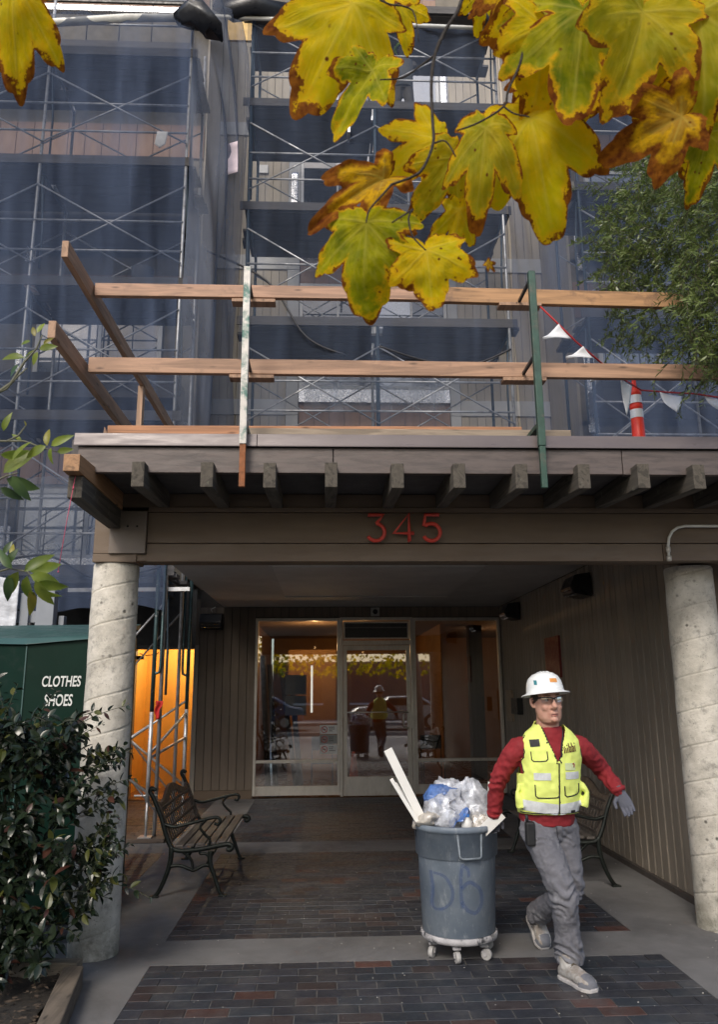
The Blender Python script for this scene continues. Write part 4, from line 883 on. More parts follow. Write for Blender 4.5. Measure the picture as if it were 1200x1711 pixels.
MB().lathe([(.001, 0), (.035, 0), (.038, .02), (.036, .05), (.018, .075), (.016, .085)], (.965, 5.575, .82), 16).build('body', M('bottle_white', (.72, .72, .7), .35), bt); MB().lathe([(.020, .08), (.020, .10), (.001, .102)], (.965, 5.575, .82), 12).build('cap', M('cap_blue', (.05, .2, .6), .4), bt)
pvc = M('pvc_white', (.80, .79, .76), .4, .05, 6, bump=.08)
def plank(a, b, w_, h, label, nm='white_strip'): return tag(MB().beam(a, b, w_, h, (0, -1, .2)).build(nm, pvc, bevel=.003), label, 'trim strip', 'white strips sticking out of the barrel')
plank((.735, 5.70, .74), (.445, 5.72, 1.335), .062, .02, 'long wide white strip leaning left out of the barrel')
plank((.70, 5.66, .76), (.462, 5.68, 1.14), .026, .016, 'short narrow white strip leaning left below the wide one')
plank((.725, 5.77, .76), (.50, 5.78, 1.10), .024, .016, 'thin white strip between the two leaning strips')
plank((1.15, 5.76, .76), (1.175, 5.80, 1.10), .016, .02, 'thin upright white strip beside the red sleeve')
plank((1.06, 5.56, .80), (1.19, 5.50, .93), .075, .012, 'flat white board end at right front of the barrel')
plank((1.12, 5.60, .80), (1.215, 5.58, .90), .03, .02, 'short cream strip end lying over right rim of barrel')
rough_ = None

# ================================================================ STREET BEHIND THE CAMERA (seen mirrored in the glass)
r_ = Box('road', asphalt, None, -60, 60, -13, -4.5, -.2, -.12+.1); r_['kind'] = 'structure'
s_ = Box('pavement', M('pave_light', (.35, .34, .32), .8), None, -60, 60, -17, -13, -.15, .12); s_['kind'] = 'structure'
s_ = Box('kerb', M('pave_light', 0), None, -60, 60, -4.5, -4.35, -.1, .11); s_['kind'] = 'structure'
ob = thing('house', (0, -24, 0), 'low brown house across the street mirrored in the glass', 'house')
hw = M('house_brown', (.14, .11, .09), .8, .08, 2)
Box('wall', hw, ob, -16, 14, -24, -18, 0, 3.3)
for i in range(9):
    for z in (1.0,): wv = Box('window', M('house_win', (.05, .06, .08), .2), ob, -14.5+i*3.2, -13+i*3.2, -18, -17.95, z, z+1.7); Box('sill', whitemet, wv, -14.6+i*3.2, -12.9+i*3.2, -17.99, -17.9, z-.1, z)
def car(x, y, mat, label):
    c = thing('parked_car', (x, y, 0), label, 'car', 'cars parked across the street')
    pr_ = [(-2.2, .35), (-2.25, .75), (-1.9, .95), (-1.1, 1.0), (-.5, 1.42), (.9, 1.45), (1.6, 1.02), (2.2, .92), (2.25, .4)]
    MB().prism([(x+a, b) for a, b in pr_], y-.85, y+.85, 'y').build('body', mat, c, bevel=.08)
    MB().prism([(x+a, b) for a, b in ((-.95, 1.02), (-.45, 1.36), (.85, 1.38), (1.35, 1.05))], y-.87, y+.87, 'y').build('side_window', M('car_glass', (.02, .025, .03), .08), c)
    for wx in (-1.4, 1.4):
        for s_ in (-1, 1):
            wl_ = MB().tube([(x+wx, y+s_*.72, .33), (x+wx, y+s_*.90, .33)], .33, 20).build('wheel', black, c); MB().tube([(x+wx, y+s_*.90, .33), (x+wx, y+s_*.905, .33)], .2, 14).build('rim', alu, wl_)
car(3.4, -9.5, M('car_silver', (.5, .5, .5), .25, .05, metal=.5), 'silver parked car mirrored in the right storefront window'); car(-3.2, -9.5, M('car_blue', (.06, .10, .2), .2, .05), 'dark blue parked car mirrored in the entrance door glass')
# ================================================================ VEGETATION
def leaf_mat(name, c1, c2, rough=.35, tr=.3, tcol=None, spec=.5):
    m, t, b, o = nodes(name); v = pos(t)
    oi = N(t, 'ObjectInfo'); c = ramp(t, noise_(t, v, 9, 3, .6), [(.35, rgb(c1)), (.65, rgb(c2))])
    c = mix(t, 1, c, ramp(t, oi.outputs['Random'], [(0, (.65, .65, .65, 1)), (1, (1.1, 1.1, 1.1, 1))]), 'MULTIPLY')
    t.links.new(c, b.inputs['Base Color']); b.inputs['Roughness'].default_value = rough; b.inputs['Specular IOR Level'].default_value = spec
    tl = N(t, 'BsdfTranslucent'); 
    if tcol: tl.inputs[0].default_value = rgb(tcol)
    else: t.links.new(c, tl.inputs[0])
    mx = N(t, 'MixShader'); mx.inputs[0].default_value = tr; t.links.new(b.outputs[0], mx.inputs[1]); t.links.new(tl.outputs[0], mx.inputs[2]); t.links.new(mx.outputs[0], o.inputs[0]); return m
bark = M('bark', (.09, .07, .05), .9, .3, 12, bump=.7)
def oval_leaf(L_, W2, fold=.25, droop=.2, n=6):
    vs, fs = [], []
    for i in range(n+1):
        s = i/n; w2 = W2*(sin(pi*s**.85)**.8 if 0 < s < 1 else .02); z = -droop*L_*s*s
        vs += [V(-w2, s*L_, z+fold*w2), V(0, s*L_, z), V(w2, s*L_, z+fold*w2)]
    for i in range(n): a = 3*i; fs += [(a, a+1, a+4, a+3), (a+1, a+2, a+5, a+4)]
    return vs, fs
def orient(d, nrm):
    y = Vector(d).normalized(); x = y.cross(Vector(nrm)); x = x.normalized() if x.length > 1e-3 else V(1, 0, 0); z = x.cross(y)
    return Matrix(((x.x, y.x, z.x), (x.y, y.y, z.y), (x.z, y.z, z.z)))
class Foliage:
    """first the nearest leaves as parts, the remainder one joined part"""
    def __init__(s, root, mats, variants): s.root = root; s.mats = mats; s.var = variants; s.items = []; s.me = {}
    def add(s, p, d, n, sc, mi=0): s.items.append((Vector(p), orient(d, n), sc, mi, random.randrange(len(s.var))))
    def done(s, single=0, name='leaf', mass='foliage'):
        s.items.sort(key=lambda q: (q[0]-CAM).length-.9*q[2])
        for p, R, sc, mi, vi in s.items[:single]:
            k = (mi, vi)
            if k not in s.me:
                me = bpy.data.meshes.new(name); vs, fs = s.var[vi]; me.from_pydata([tuple(v) for v in vs], [], fs); me.materials.append(s.mats[mi]); me.polygons.foreach_set('use_smooth', [True]*len(fs)); s.me[k] = me
            o = bpy.data.objects.new(name, s.me[k]); COL.objects.link(o); o.parent = s.root
            o.matrix_local = Matrix.Translation(p-WORLD[s.root.name]) @ R.to_4x4() @ Matrix.Scale(sc, 4)
        for mi in range(len(s.mats)):
            it = [q for q in s.items[single:] if q[3] == mi]
            if not it: continue
            P_, F_, b = [], [], 0
            VN = [np.array([tuple(v) for v in va[0]]) for va in s.var]; FN = [np.array(va[1]) for va in s.var]
            for p, R, sc, _, vi in it:
                a = VN[vi]*sc @ np.array(R).T + np.array(p-WORLD[s.root.name]); P_.append(a); F_.append(FN[vi]+b); b += len(a)
            me = bpy.data.meshes.new(mass); me.from_pydata(np.concatenate(P_).tolist(), [], np.concatenate(F_).tolist()); me.materials.append(s.mats[mi])
            o = bpy.data.objects.new(mass, me); COL.objects.link(o); o.parent = s.root; o['kind'] = 'stuff'
rv = lambda s=1: V(random.gauss(0, s), random.gauss(0, s), random.gauss(0, s))

# ---- glossy shrub by the left column
shr = thing('shrub', (-2.15, 5.25, .05), 'dense glossy dark green shrub in front of the left column', 'shrub')
sm0 = leaf_mat('shrub_leaf', (.010, .018, .011), (.026, .040, .020), .24, .16); sm1 = leaf_mat('shrub_leaf_young', (.07, .09, .02), (.13, .13, .03), .35, .35); sm2 = leaf_mat('shrub_leaf_bronze', (.06, .022, .018), (.09, .04, .025), .35, .3)
fo = Foliage(shr, [sm0, sm1, sm2], [oval_leaf(1, .23, .3, .2), oval_leaf(1, .20, .15, .35), oval_leaf(1, .25, .4, .1)])
stems = MB(); twig = []
def shoot(p0, p1, n, ls, young=0.06, mb=stems):
    p0, p1 = Vector(p0), Vector(p1); d = p1-p0; pts = [p0+d*s+V(0, 0, .06*sin(pi*s)*d.length)+rv(.004) for s in (0, .25, .5, .75, 1)]
    mb.tube(pts, .004, 5, .0015, cap=False)
    ax = d.normalized(); sd = ax.cross(rv()).normalized()
    for i in range(n):
        s = .12+.88*(i+random.random()*.5)/n; p = p0+d*s+V(0, 0, .06*sin(pi*s)*d.length); sd = (Matrix.Rotation(radians(137), 3, ax) @ sd)
        dr_ = (ax*.55+sd*1.0+V(0, 0, -.1)+rv(.12)).normalized(); r = random.random(); mi = 1 if r < young else 2 if r < young+.04 else 0
        fo.add(p, dr_, V(0, 0, 1)+sd*.3+rv(.35)+V(0, -.4, 0), ls*random.uniform(.7, 1.15)*(1-.25*(s > .9)), mi)
# envelope: (z, x_left, x_right) at y about 5.2
def env(z): return (-1.62 if z > 1.62 else -1.40 if z > 1.3 else -1.36 if z > .9 else -1.33 if z > .45 else -1.50)
for i in range(330):
    z = random.uniform(.18, 1.62)
    xr = env(z)-random.uniform(0, .10); a = random.uniform(0, 1)
    x = -3.0+(xr+3.0)*a**.75; y = 4.95+.5*random.random()-.12*random.random()
    if x < -2.4: y += .25
    q = V(x, min(y, 5.6 if x < -1.8 else 5.45), z); c0 = V(-2.1+.45*(a-.5), 5.5, max(.1, z-.35)); d = (q-c0).normalized()
    shoot(q-d*random.uniform(.18, .34), q, random.randint(8, 13), .092, .05)
for q0, q1 in (((-1.75, 5.3, 1.45), (-1.28, 5.3, 1.66)), ((-1.8, 5.3, 1.3), (-1.42, 5.25, 1.55)), ((-1.7, 5.2, 1.0), (-1.30, 5.2, 1.15)), ((-1.8, 5.25, .7), (-1.33, 5.2, .66)), ((-1.6, 5.2, 1.2), (-1.27, 5.2, 1.42)), ((-1.75, 5.2, .55), (-1.3, 5.2, .52)),
               ((-2.1, 5.2, 1.4), (-1.95, 5.15, 1.80)), ((-2.3, 5.2, 1.5), (-2.28, 5.1, 1.93)), ((-1.9, 5.2, 1.45), (-1.72, 5.2, 1.76)), ((-2.0, 5.2, 1.5), (-2.12, 5.2, 1.86)), ((-1.55, 5.25, .62), (-1.05, 5.2, .52)), ((-1.7, 5.2, .85), (-1.38, 5.1, .80)), ((-1.7, 5.2, .4), (-1.45, 5.1, .33))):
    shoot(q0, q1, 15, .07, .16)
for i in range(34):
    z = random.uniform(.35, 1.7); xr = env(z)-.1; a = V(xr-random.uniform(0, .7)*(z > 1.5), 5.2+random.uniform(-.1, .1), z); d = V(random.uniform(.2, 1)*(z < 1.6), random.uniform(-.3, .1), random.uniform(.1, 1)).normalized(); shoot(a, a+d*random.uniform(.12, .30), 12, random.uniform(.045, .075), .2)
for x in (-2.35, -2.2, -2.05, -1.95): MB().tube([(x, 5.3, .02), (x+.05, 5.35, .5), (x+random.uniform(-.1, .15), 5.3, 1.2)], .016, 7, .006).build('stem', bark, shr)
o = stems.build('twigs', M('twig_green', (.05, .06, .03), .7), shr, kind='stuff')
fo.done(300)
# small plants on the ground bed
# ---- citrus tree at the left edge
cit = thing('citrus_tree', (-2.6, 3.4, .05), 'young citrus tree with light green leaves reaching in from the left edge', 'tree')
cm0 = leaf_mat('citrus_leaf', (.16, .24, .03), (.30, .36, .05), .4, .5); cm1 = leaf_mat('citrus_yellow', (.26, .26, .03), (.33, .28, .04), .4, .45); cm2 = leaf_mat('citrus_dark', (.04, .08, .03), (.07, .12, .035), .35, .3)
cf = Foliage(cit, [cm0, cm1, cm2], [oval_leaf(1, .21, .25, .25), oval_leaf(1, .19, .4, .45)])
MB().tube([(-2.6, 3.4, .03), (-2.5, 3.5, 1.2), (-2.35, 3.55, 2.2), (-2.0, 3.6, 3.0)], .04, 9, .018).build('trunk', bark, cit)
def tw(px, y=3.6, r=.006, r1=.003): 
    MB().tube([at(a, b, y) for a, b in px], r, 6, r1).build('branch', M('citrus_bark', (.12, .12, .08), .8, .2, 20), cit)
tw([(-60, 700), (-10, 660), (18, 640), (40, 605), (60, 583), (70, 560)], r=.010); tw([(-30, 668), (10, 650), (30, 628), (45, 615)]); tw([(-40, 740), (0, 737), (40, 737), (70, 748), (95, 755)]); tw([(10, 738), (30, 728), (42, 712)])
tw([(-60, 1000), (-20, 960), (15, 950), (45, 955), (60, 972)]); tw([(-60, 830), (-20, 810), (10, 795), (30, 790)]); tw([(-80, 690), (-60, 700)], r=.012); tw([(-120, 820), (-60, 760), (-60, 700)], r=.014); tw([(-150, 900), (-60, 830)], r=.012)
def ang(a): a = radians(a); return rx*cos(a)+ux*sin(a)-fw*random.uniform(-.3, .3)
CL = [(62, 556, 70, 22, 0), (58, 562, 110, 20, 1), (50, 570, 190, 18, 0), (60, 585, 200, 26, 0), (65, 583, 10, 30, 0), (62, 588, 250, 22, 0), (40, 598, 170, 38, 0), (30, 610, 220, 25, 2), (72, 575, 40, 18, 1),
      (42, 712, 90, 10, 1), (78, 745, 95, 30, 1), (85, 745, 30, 35, 0), (85, 748, -100, 25, 0), (76, 745, -150, 35, 0), (95, 755, 10, 25, 0), (35, 738, 130, 20, 0),
      (20, 770, 60, 40, 0), (5, 790, 40, 60, 0), (10, 800, -20, 50, 2), (20, 795, -60, 45, 2), (0, 760, 0, 40, 0), (5, 720, 70, 30, 0), (0, 815, -30, 35, 2),
      (40, 955, 40, 45, 0), (50, 955, 15, 45, 0), (50, 960, -20, 50, 0), (58, 970, -60, 45, 0), (45, 962, -100, 50, 0), (60, 975, -10, 42, 0), (62, 980, -40, 35, 0), (30, 955, -120, 48, 0), (20, 950, 130, 36, 2), (10, 945, 60, 30, 2), (55, 950, 60, 30, 0), (50, 985, -80, 40, 1), (15, 960, -90, 40, 2), (20, 930, 100, 22, 1), (5, 925, 60, 22, 2), (65, 968, -25, 36, 0)]
for px, py, a, l, mi in CL:
    y = 3.6+random.uniform(-.1, .1); cf.add(at(px, py, y), ang(a), -fw*1.0+rv(.35)+V(0, 0, .3), l*1.02*3.85/F, mi)
cf.done(300)
# ---- evergreen at right
ev = thing('evergreen_tree', (4.0, 5.1, 0), 'bushy fine-leaved evergreen tree hanging over the right end of the rails', 'tree')
MB().tube([(4.05, 5.1, 0), (4.0, 5.1, 2.5), (3.75, 5.2, 4.2), (3.5, 5.2, 6.5)], .09, 10, .04).build('trunk', bark, ev)
e0 = leaf_mat('evergreen_leaf', (.13, .18, .045), (.25, .32, .09), .32, .35); e1 = leaf_mat('evergreen_leaf_light', (.14, .20, .05), (.20, .26, .07), .35, .4)
needle = [([V(-.09, 0, 0), V(0, .5, -.03), V(0, 0, .02), V(.09, 0, 0), V(-.11, .45, 0), V(.11, .45, 0), V(0, 1, -.08)], [(0, 2, 1, 4), (2, 3, 5, 1), (4, 1, 6), (1, 5, 6)])]
ef = Foliage(ev, [e0, e1], [(needle[0][0], [q if len(q) == 4 else (q[0], q[1], q[2], q[2]) for q in needle[0][1]])])
ef.var = [([V(-.07, 0, 0), V(.07, 0, 0), V(.13, .5, -.02), V(-.13, .5, -.02), V(.012, 1, -.08), V(-.012, 1, -.08)], [(0, 1, 2, 3), (3, 2, 4, 5)])]
evb = MB()
def inside(x, y, poly):
    c = False; j = len(poly)-1
    for i in range(len(poly)):
        if (poly[i][1] > y) != (poly[j][1] > y) and x < (poly[j][0]-poly[i][0])*(y-poly[i][1])/(poly[j][1]-poly[i][1])+poly[i][0]: c = not c
        j = i
    return c
P1 = [(1060, 255), (1130, 270), (1210, 230), (1320, 220), (1320, 640), (1190, 625), (1150, 590), (1140, 520), (1105, 480), (1035, 490), (1010, 440), (1005, 370), (1020, 330), (1040, 300)]
P2 = [(1010, 485), (1130, 490), (1150, 590), (1110, 600), (1085, 560), (1060, 580), (1035, 570), (1012, 530)]
def spray(p, d, L_, nl=22):
    d = d.normalized(); q = [p+d*L_*s+V(0, 0, -.25*L_*s*s) for s in (0, .5, 1)]; evb.tube(q, .0025, 4, .001, cap=False)
    light = random.random() < .40
    for i in range(nl):
        s = i/nl; c_ = p+d*L_*s+V(0, 0, -.25*L_*s*s); side = d.cross(V(0, .3, 1)+rv(.4)).normalized()*(1 if i % 2 else -1)
        ef.add(c_, d*.7+side*.9+rv(.2), rv(.5)+V(0, -.6, .7), random.uniform(.034, .056), 1 if light and s > .35 else 0)
n = 0
while n < 1750:
    px, py = random.uniform(990, 1320), random.uniform(220, 660)
    if inside(px, py, P1): pass
    elif inside(px, py, P2) and random.random() < .45: pass
    else: continue
    yy = random.uniform(4.5, 5.9) if px > 1135 else random.uniform(5.45, 6.4)
    spray(at(px, py, yy), V(random.uniform(-1, .35), random.uniform(-.7, .2), random.uniform(-.9, .35)), random.uniform(.14, .30)); n += 1
for px, py, a in ((1030, 300, 200), (1000, 310, 175), (1045, 275, 120), (1020, 420, 190), (1000, 405, 170), (1010, 450, 200), (1075, 180, 100), (1060, 200, 60), (1085, 230, 100), (1050, 540, 240), (1040, 560, 230), (1085, 560, 260), (1120, 540, 250), (1100, 600, 260), (1150, 640, 250)):
    spray(at(px, py, 5.6), rx*cos(radians(a))+ux*sin(radians(a)), .24, 26)
for k in range(14):
    px, py = random.uniform(1060, 1280), random.uniform(280, 560); MB().tube([(3.7, 5.2, 4.6+k*.1), at((px+1300)/2, py-20, 5.4), at(px, py, 5.5)], .014, 6, .004).build('branch', bark, ev)
evb.build('twigs', bark, ev, kind='stuff'); ef.done(0)

# ---- plane tree: its twigs hang over the camera
pt = thing('plane_tree', (3.4, -1.2, 0), 'plane tree branch with big yellow-green autumn leaves hanging at the top', 'tree')
MB().tube([(3.4, -1.2, 0), (3.3, -1.1, 2.4), (3.0, -.7, 4.4), (2.6, -.2, 6.2)], .16, 12, .08).build('trunk', M('plane_bark', (.22, .20, .16), .8, .3, 5), pt)
def plane_leaf_mat(name, ca, cb, brown_w):
    m, t, b, o = nodes(name)
    at_ = N(t, 'Attribute'); at_.attribute_name = 'edge'; av = N(t, 'Attribute'); av.attribute_name = 'vein'
    v = pos(t, obj=True); oi = N(t, 'ObjectInfo'); ofs = N(t, 'VectorMath', operation='ADD'); t.links.new(v, ofs.inputs[0])
    cx = N(t, 'CombineXYZ'); mm = N(t, 'Math', operation='MULTIPLY'); mm.inputs[1].default_value = 40; t.links.new(oi.outputs['Random'], mm.inputs[0]); t.links.new(mm.outputs[0], cx.inputs[0]); t.links.new(cx.outputs[0], ofs.inputs[1]); v = ofs.outputs[0]
    c = ramp(t, noise_(t, v, 2.2, 5, .6), [(.35, rgb(ca)), (.62, rgb(cb))])
    c = mix(t, ramp(t, noise_(t, v, 7, 6, .7), [(.4, 0), (.7, .4)]), c, rgb(ca, .7))
    veinf = ramp(t, av.outputs['Fac'], [(0, 0), (1, .32)]); c = mix(t, veinf, c, rgb((.80, .70, .16)))
    # brown margin: edge attribute (1 at margin) broken by noise
    ad = N(t, 'Math', operation='ADD'); t.links.new(at_.outputs['Fac'], ad.inputs[0])
    nn = N(t, 'Math', operation='MULTIPLY_ADD'); t.links.new(noise_(t, v, 3.2, 6, .7), nn.inputs[0]); nn.inputs[1].default_value = 1.5; nn.inputs[2].default_value = -.75; t.links.new(nn.outputs[0], ad.inputs[1])
    bf = ramp(t, ad.outputs[0], [(1.0-brown_w, 0), (1.0-brown_w*.55, 1)])
    yf = ramp(t, ad.outputs[0], [(.80-brown_w, 0), (1.0-brown_w, .9)])
    c = mix(t, yf, c, rgb((.85, .50, .01)))
    brn = ramp(t, noise_(t, v, 11, 5, .6), [(.35, rgb((.14, .035, .008))), (.7, rgb((.42, .15, .015)))]); c = mix(t, bf, c, brn)
    vo = N(t, 'TexVoronoi'); vo.inputs['Scale'].default_value = 7; t.links.new(v, vo.inputs['Vector'])
    sp_ = N(t, 'Math', operation='MULTIPLY'); t.links.new(ramp(t, vo.outputs[0], [(.10, 1), (.17, 0)]), sp_.inputs[0]); t.links.new(ramp(t, noise_(t, v, 1.7, 2), [(.5, 0), (.56, 1)]), sp_.inputs[1])
    c = mix(t, sp_.outputs[0], c, rgb((.16, .05, .01)))
    t.links.new(c, b.inputs['Base Color']); b.inputs['Roughness'].default_value = .75; b.inputs['Specular IOR Level'].default_value = .12
    bp = N(t, 'Bump'); bp.inputs['Strength'].default_value = .5; bp.inputs['Distance'].default_value = .004
    hh = N(t, 'Math', operation='ADD'); t.links.new(noise_(t, v, 12, 5), hh.inputs[0]); t.links.new(av.outputs['Fac'], hh.inputs[1]); t.links.new(hh.outputs[0], bp.inputs['Height']); t.links.new(bp.outputs[0], b.inputs['Normal'])
    tl = N(t, 'BsdfTranslucent'); t.links.new(mix(t, 1, c, (1.0, 1.0, .55, 1), 'MULTIPLY'), tl.inputs[0]); mx = N(t, 'MixShader'); mx.inputs[0].default_value = .55
    t.links.new(b.outputs[0], mx.inputs[1]); t.links.new(tl.outputs[0], mx.inputs[2]); t.links.new(mx.outputs[0], o.inputs[0]); return m
pm = [plane_leaf_mat('plane_yellow', (.66, .54, .004), (.90, .60, .003), .10), plane_leaf_mat('plane_green', (.12, .18, .004), (.50, .46, .004), .09), plane_leaf_mat('plane_olive', (.34, .34, .012), (.60, .46, .012), .09), plane_leaf_mat('plane_brown', (.36, .16, .02), (.55, .30, .02), .62)]
LOBES = [(90, 1.0, 24), (38, .86, 22), (142, .86, 22), (-14, .60, 22), (194, .60, 22)]
def plane_leaf(seed, curl=.2, fold=.2, lob=1.0):
    rn = random.Random(seed); nseg, nr = 168, 12
    jit = [(a+rn.uniform(-5, 5), r*rn.uniform(.88, 1.08), w_) for a, r, w_ in LOBES]
    def R(th):
        d = math.degrees(th); best = .30
        for a, r, w_ in jit:
            x = abs((d-a+180) % 360-180)
            best = max(best, r*max(0, 1-(x/(w_*1.45))**1.25*.55*lob) if x < w_*2.0 else 0)
        # petiole notch at -90
        x = abs((d+90+180) % 360-180); best *= .30+.70*min(1, x/40)
        teeth = .07*((abs(((d*1.0) % 15)/15-.5)*2)**1.3)
        return best*(1-teeth)+.012*noise.noise(V(cos(th)*6, sin(th)*6, seed))
    vs, edge, vein = [V(0, 0, 0)], [0], [1]
    for j in range(1, nr+1):
        f = (j/nr)**.8
        for i in range(nseg):
            th = 2*pi*i/nseg; r = R(th)*f; x, y = r*cos(th), r*sin(th)
            vs.append(V(x, y, 0)); edge.append(f**1.5)
            vv = 0; 
            for a, rr, w_ in jit:
                ar = radians(a); al = x*cos(ar)+y*sin(ar); pe = abs(-x*sin(ar)+y*cos(ar))
                if al > 0:
                    vv = max(vv, max(0, 1-pe/(.030*(1.15-al))))
                    k = (al-pe*.9)*7.5; 
                    if pe < .32*(1.1-al)+.1: vv = max(vv, .5*max(0, 1-abs((k % 1)-.5)*6))
            vein.append(vv)
    out = []
    cz = rn.uniform(-1, 1)
    for v in vs:
        x, y = v.x, v.y; r2 = x*x+y*y
        z = -curl*r2+fold*abs(x)*.8+.07*noise.noise(V(x*2.6, y*2.6, seed))+.03*noise.noise(V(x*7, y*7, seed))+.05*sin(5*math.atan2(y, x))*r2
        out.append(V(x, y, z))
    fs = [(0, 1+i, 1+(i+1) % nseg) for i in range(nseg)]
    for j in range(nr-1):
        for i in range(nseg): a, b = 1+j*nseg+i, 1+j*nseg+(i+1) % nseg; fs.append((a, a+nseg, b+nseg, b))
    me = bpy.data.meshes.new('leaf'); me.from_pydata([tuple(v) for v in out], [], fs); me.polygons.foreach_set('use_smooth', [True]*len(fs))
    for nm, dat in (('edge', edge), ('vein', vein)): a_ = me.attributes.new(nm, 'FLOAT', 'POINT'); a_.data.foreach_set('value', dat)
    return me
# px of petiole, direction of the tip in the picture (deg), length px, width factor, depth, material, tilt, shape
PLV = [(590, 5, 250, 205, .95, 2.20, 0, .3, 1), (622, 118, 240, 140, .62, 2.12, 1, .5, 2), (668, 5, 285, 88, .8, 2.6, 0, .2, 3), (735, 235, 215, 135, 1.05, 2.25, 0, .2, 4),
       (640, 300, 213, 150, .55, 2.15, 3, .6, 5), (612, 372, 262, 150, 1.02, 2.10, 1, .2, 6), (712, 418, 280, 118, 1.05, 2.12, 0, .2, 7), (762, 262, 235, 120, .78, 2.18, 2, .4, 8), (768, 350, 265, 100, .62, 2.22, 0, .5, 9),
       (812, 215, 262, 165, .62, 2.05, 2, .4, 10), (885, 195, 282, 200, .85, 2.1, 0, .3, 11), (915, 45, 262, 150, .95, 2.0, 0, .3, 12), (975, 20, 265, 200, .95, 1.95, 1, .3, 13), (1075, 20, 260, 185, 1.0, 1.9, 2, .3, 14), (1170, 20, 270, 220, .85, 1.9, 2, .3, 15),
       (1140, 195, 205, 150, .85, 1.98, 3, .4, 16), (1190, 160, 255, 120, .9, 2.05, 0, .3, 17), (985, 90, 262, 130, .8, 2.15, 1, .4, 40), (1060, 60, 275, 140, .9, 2.12, 0, .4, 41), (1150, 50, 268, 140, .9, 2.1, 3, .4, 42), (910, 20, 250, 110, .9, 2.15, 2, .4, 43), (1180, 225, 262, 115, .75, 2.1, 1, .3, 18), (800, -10, 275, 60, .9, 2.6, 0, .2, 19), (25, -25, 265, 165, .7, 2.0, 0, .3, 20), (-20, 0, 285, 130, .9, 2.1, 3, .3, 21),
       (640, -40, 260, 120, 1, 2.4, 0, .2, 22), (1010, -20, 285, 150, 1, 2.2, 0, .3, 23), (1130, -10, 280, 150, 1, 2.2, 0, .3, 24), (905, 120, 250, 90, .8, 2.2, 0, .3, 25), (930, -30, 270, 140, 1, 2.3, 1, .3, 26), (1070, 90, 285, 110, .9, 2.3, 0, .3, 27), (660, 375, 300, 60, .7, 2.3, 3, .4, 28), (500, -12, 280, 28, 1, 2.3, 3, .2, 29), (815, 440, 320, 22, .8, 2.1, 3, .2, 30), (860, -30, 250, 90, 1.1, 2.4, 3, .2, 31), (1190, 10, 250, 120, 1, 2.3, 2, .2, 32), (920, -10, 265, 190, 1.0, 2.3, 0, .2, 33), (1020, 60, 300, 130, 1.1, 2.25, 1, .2, 34), (1100, -30, 265, 200, 1.1, 2.35, 0, .2, 35), (1200, 80, 240, 150, 1, 2.2, 0, .2, 36), (960, 110, 300, 100, 1, 2.3, 0, .2, 37), (1120, 120, 240, 90, .9, 2.25, 2, .3, 38)]
for px, py, a, l, wf, y, mi, tilt, sd in PLV:
    rn = random.Random(sd*7); me = plane_leaf(sd, rn.uniform(.15, .7), rn.uniform(-.15, .8), rn.uniform(.85, 1.3)); me.materials.append(pm[mi])
    o = bpy.data.objects.new('leaf', me); COL.objects.link(o); o.parent = pt
    ar = radians(a); d = rx*cos(ar)+ux*sin(ar)+fw*tilt*rn.choice((-1, 1))*.6; P_ = at(px, py, y)
    dist = (P_-CAM).dot(fw); sc_ = l*1.0*dist/F
    R_ = orient(d, -fw+rx*rn.uniform(-.35, .35)).to_4x4()
    o.matrix_local = Matrix.Translation(P_-WORLD[pt.name]) @ R_ @ Matrix.Diagonal((sc_*wf, sc_, sc_, 1))
tbk = M('twig_dark', (.022, .016, .012), .8, .3, 25, bump=.5)
def ptw(px, y=2.0, r=.004, r1=.002): MB().tube(spline([at(a, b, y) for a, b in px], 4), r*1.05, 7, r1*1.05).build('branch', tbk, pt)
ptw([(790, -120), (772, 0), (745, 50), (727, 92), (721, 140), (723, 200), (724, 240), (708, 280), (690, 295), (655, 308)], r=.006, r1=.0035); ptw([(655, 308), (640, 325), (618, 350), (612, 372)], r=.0035); ptw([(724, 94), (700, 112), (672, 130), (635, 133)], r=.0035, r1=.002)
ptw([(724, 240), (745, 236), (762, 262)], r=.003); ptw([(690, 350), (683, 365), (690, 395), (712, 418)], r=.003); ptw([(690, 350), (655, 372)], r=.003)
ptw([(855, -80), (864, 0), (874, 25), (874, 70), (870, 105), (850, 150), (842, 178), (800, 205), (765, 218)], r=.0055, r1=.0025); ptw([(842, 178), (860, 190), (885, 195)], r=.003); ptw([(655, 8), (690, 18), (700, 70)], r=.003, r1=.0015); ptw([(635, 0), (655, 8), (668, 5)], r=.003)
ptw([(790, -120), (830, -110), (855, -80)], r=.006); ptw([(1100, -120), (980, -130), (855, -120), (790, -120), (640, -110), (300, -120), (25, -80), (25, -25)], r=.009, r1=.003)
MB().tube([(2.6, -.2, 6.2), (2.2, 1.2, 5.6), tuple(at(1100, -120, 2.2))], .05, 8, .012).build('branch', tbk, pt)
# crown above and behind the camera, one mass (seen mirrored)
cr = Foliage(pt, [pm[0], pm[1]], [oval_leaf(1, .5, .1, .2, 3)])
for i in range(5200):
    p = V(random.uniform(-5, 7), random.uniform(-7.5, -2.8), 2.25+2.6*random.random()**.8)
    if noise.noise(p*1.3) < -.05: continue
    cr.add(p, rv(), rv(), random.uniform(.12, .2), i % 2)
cr.done(0)
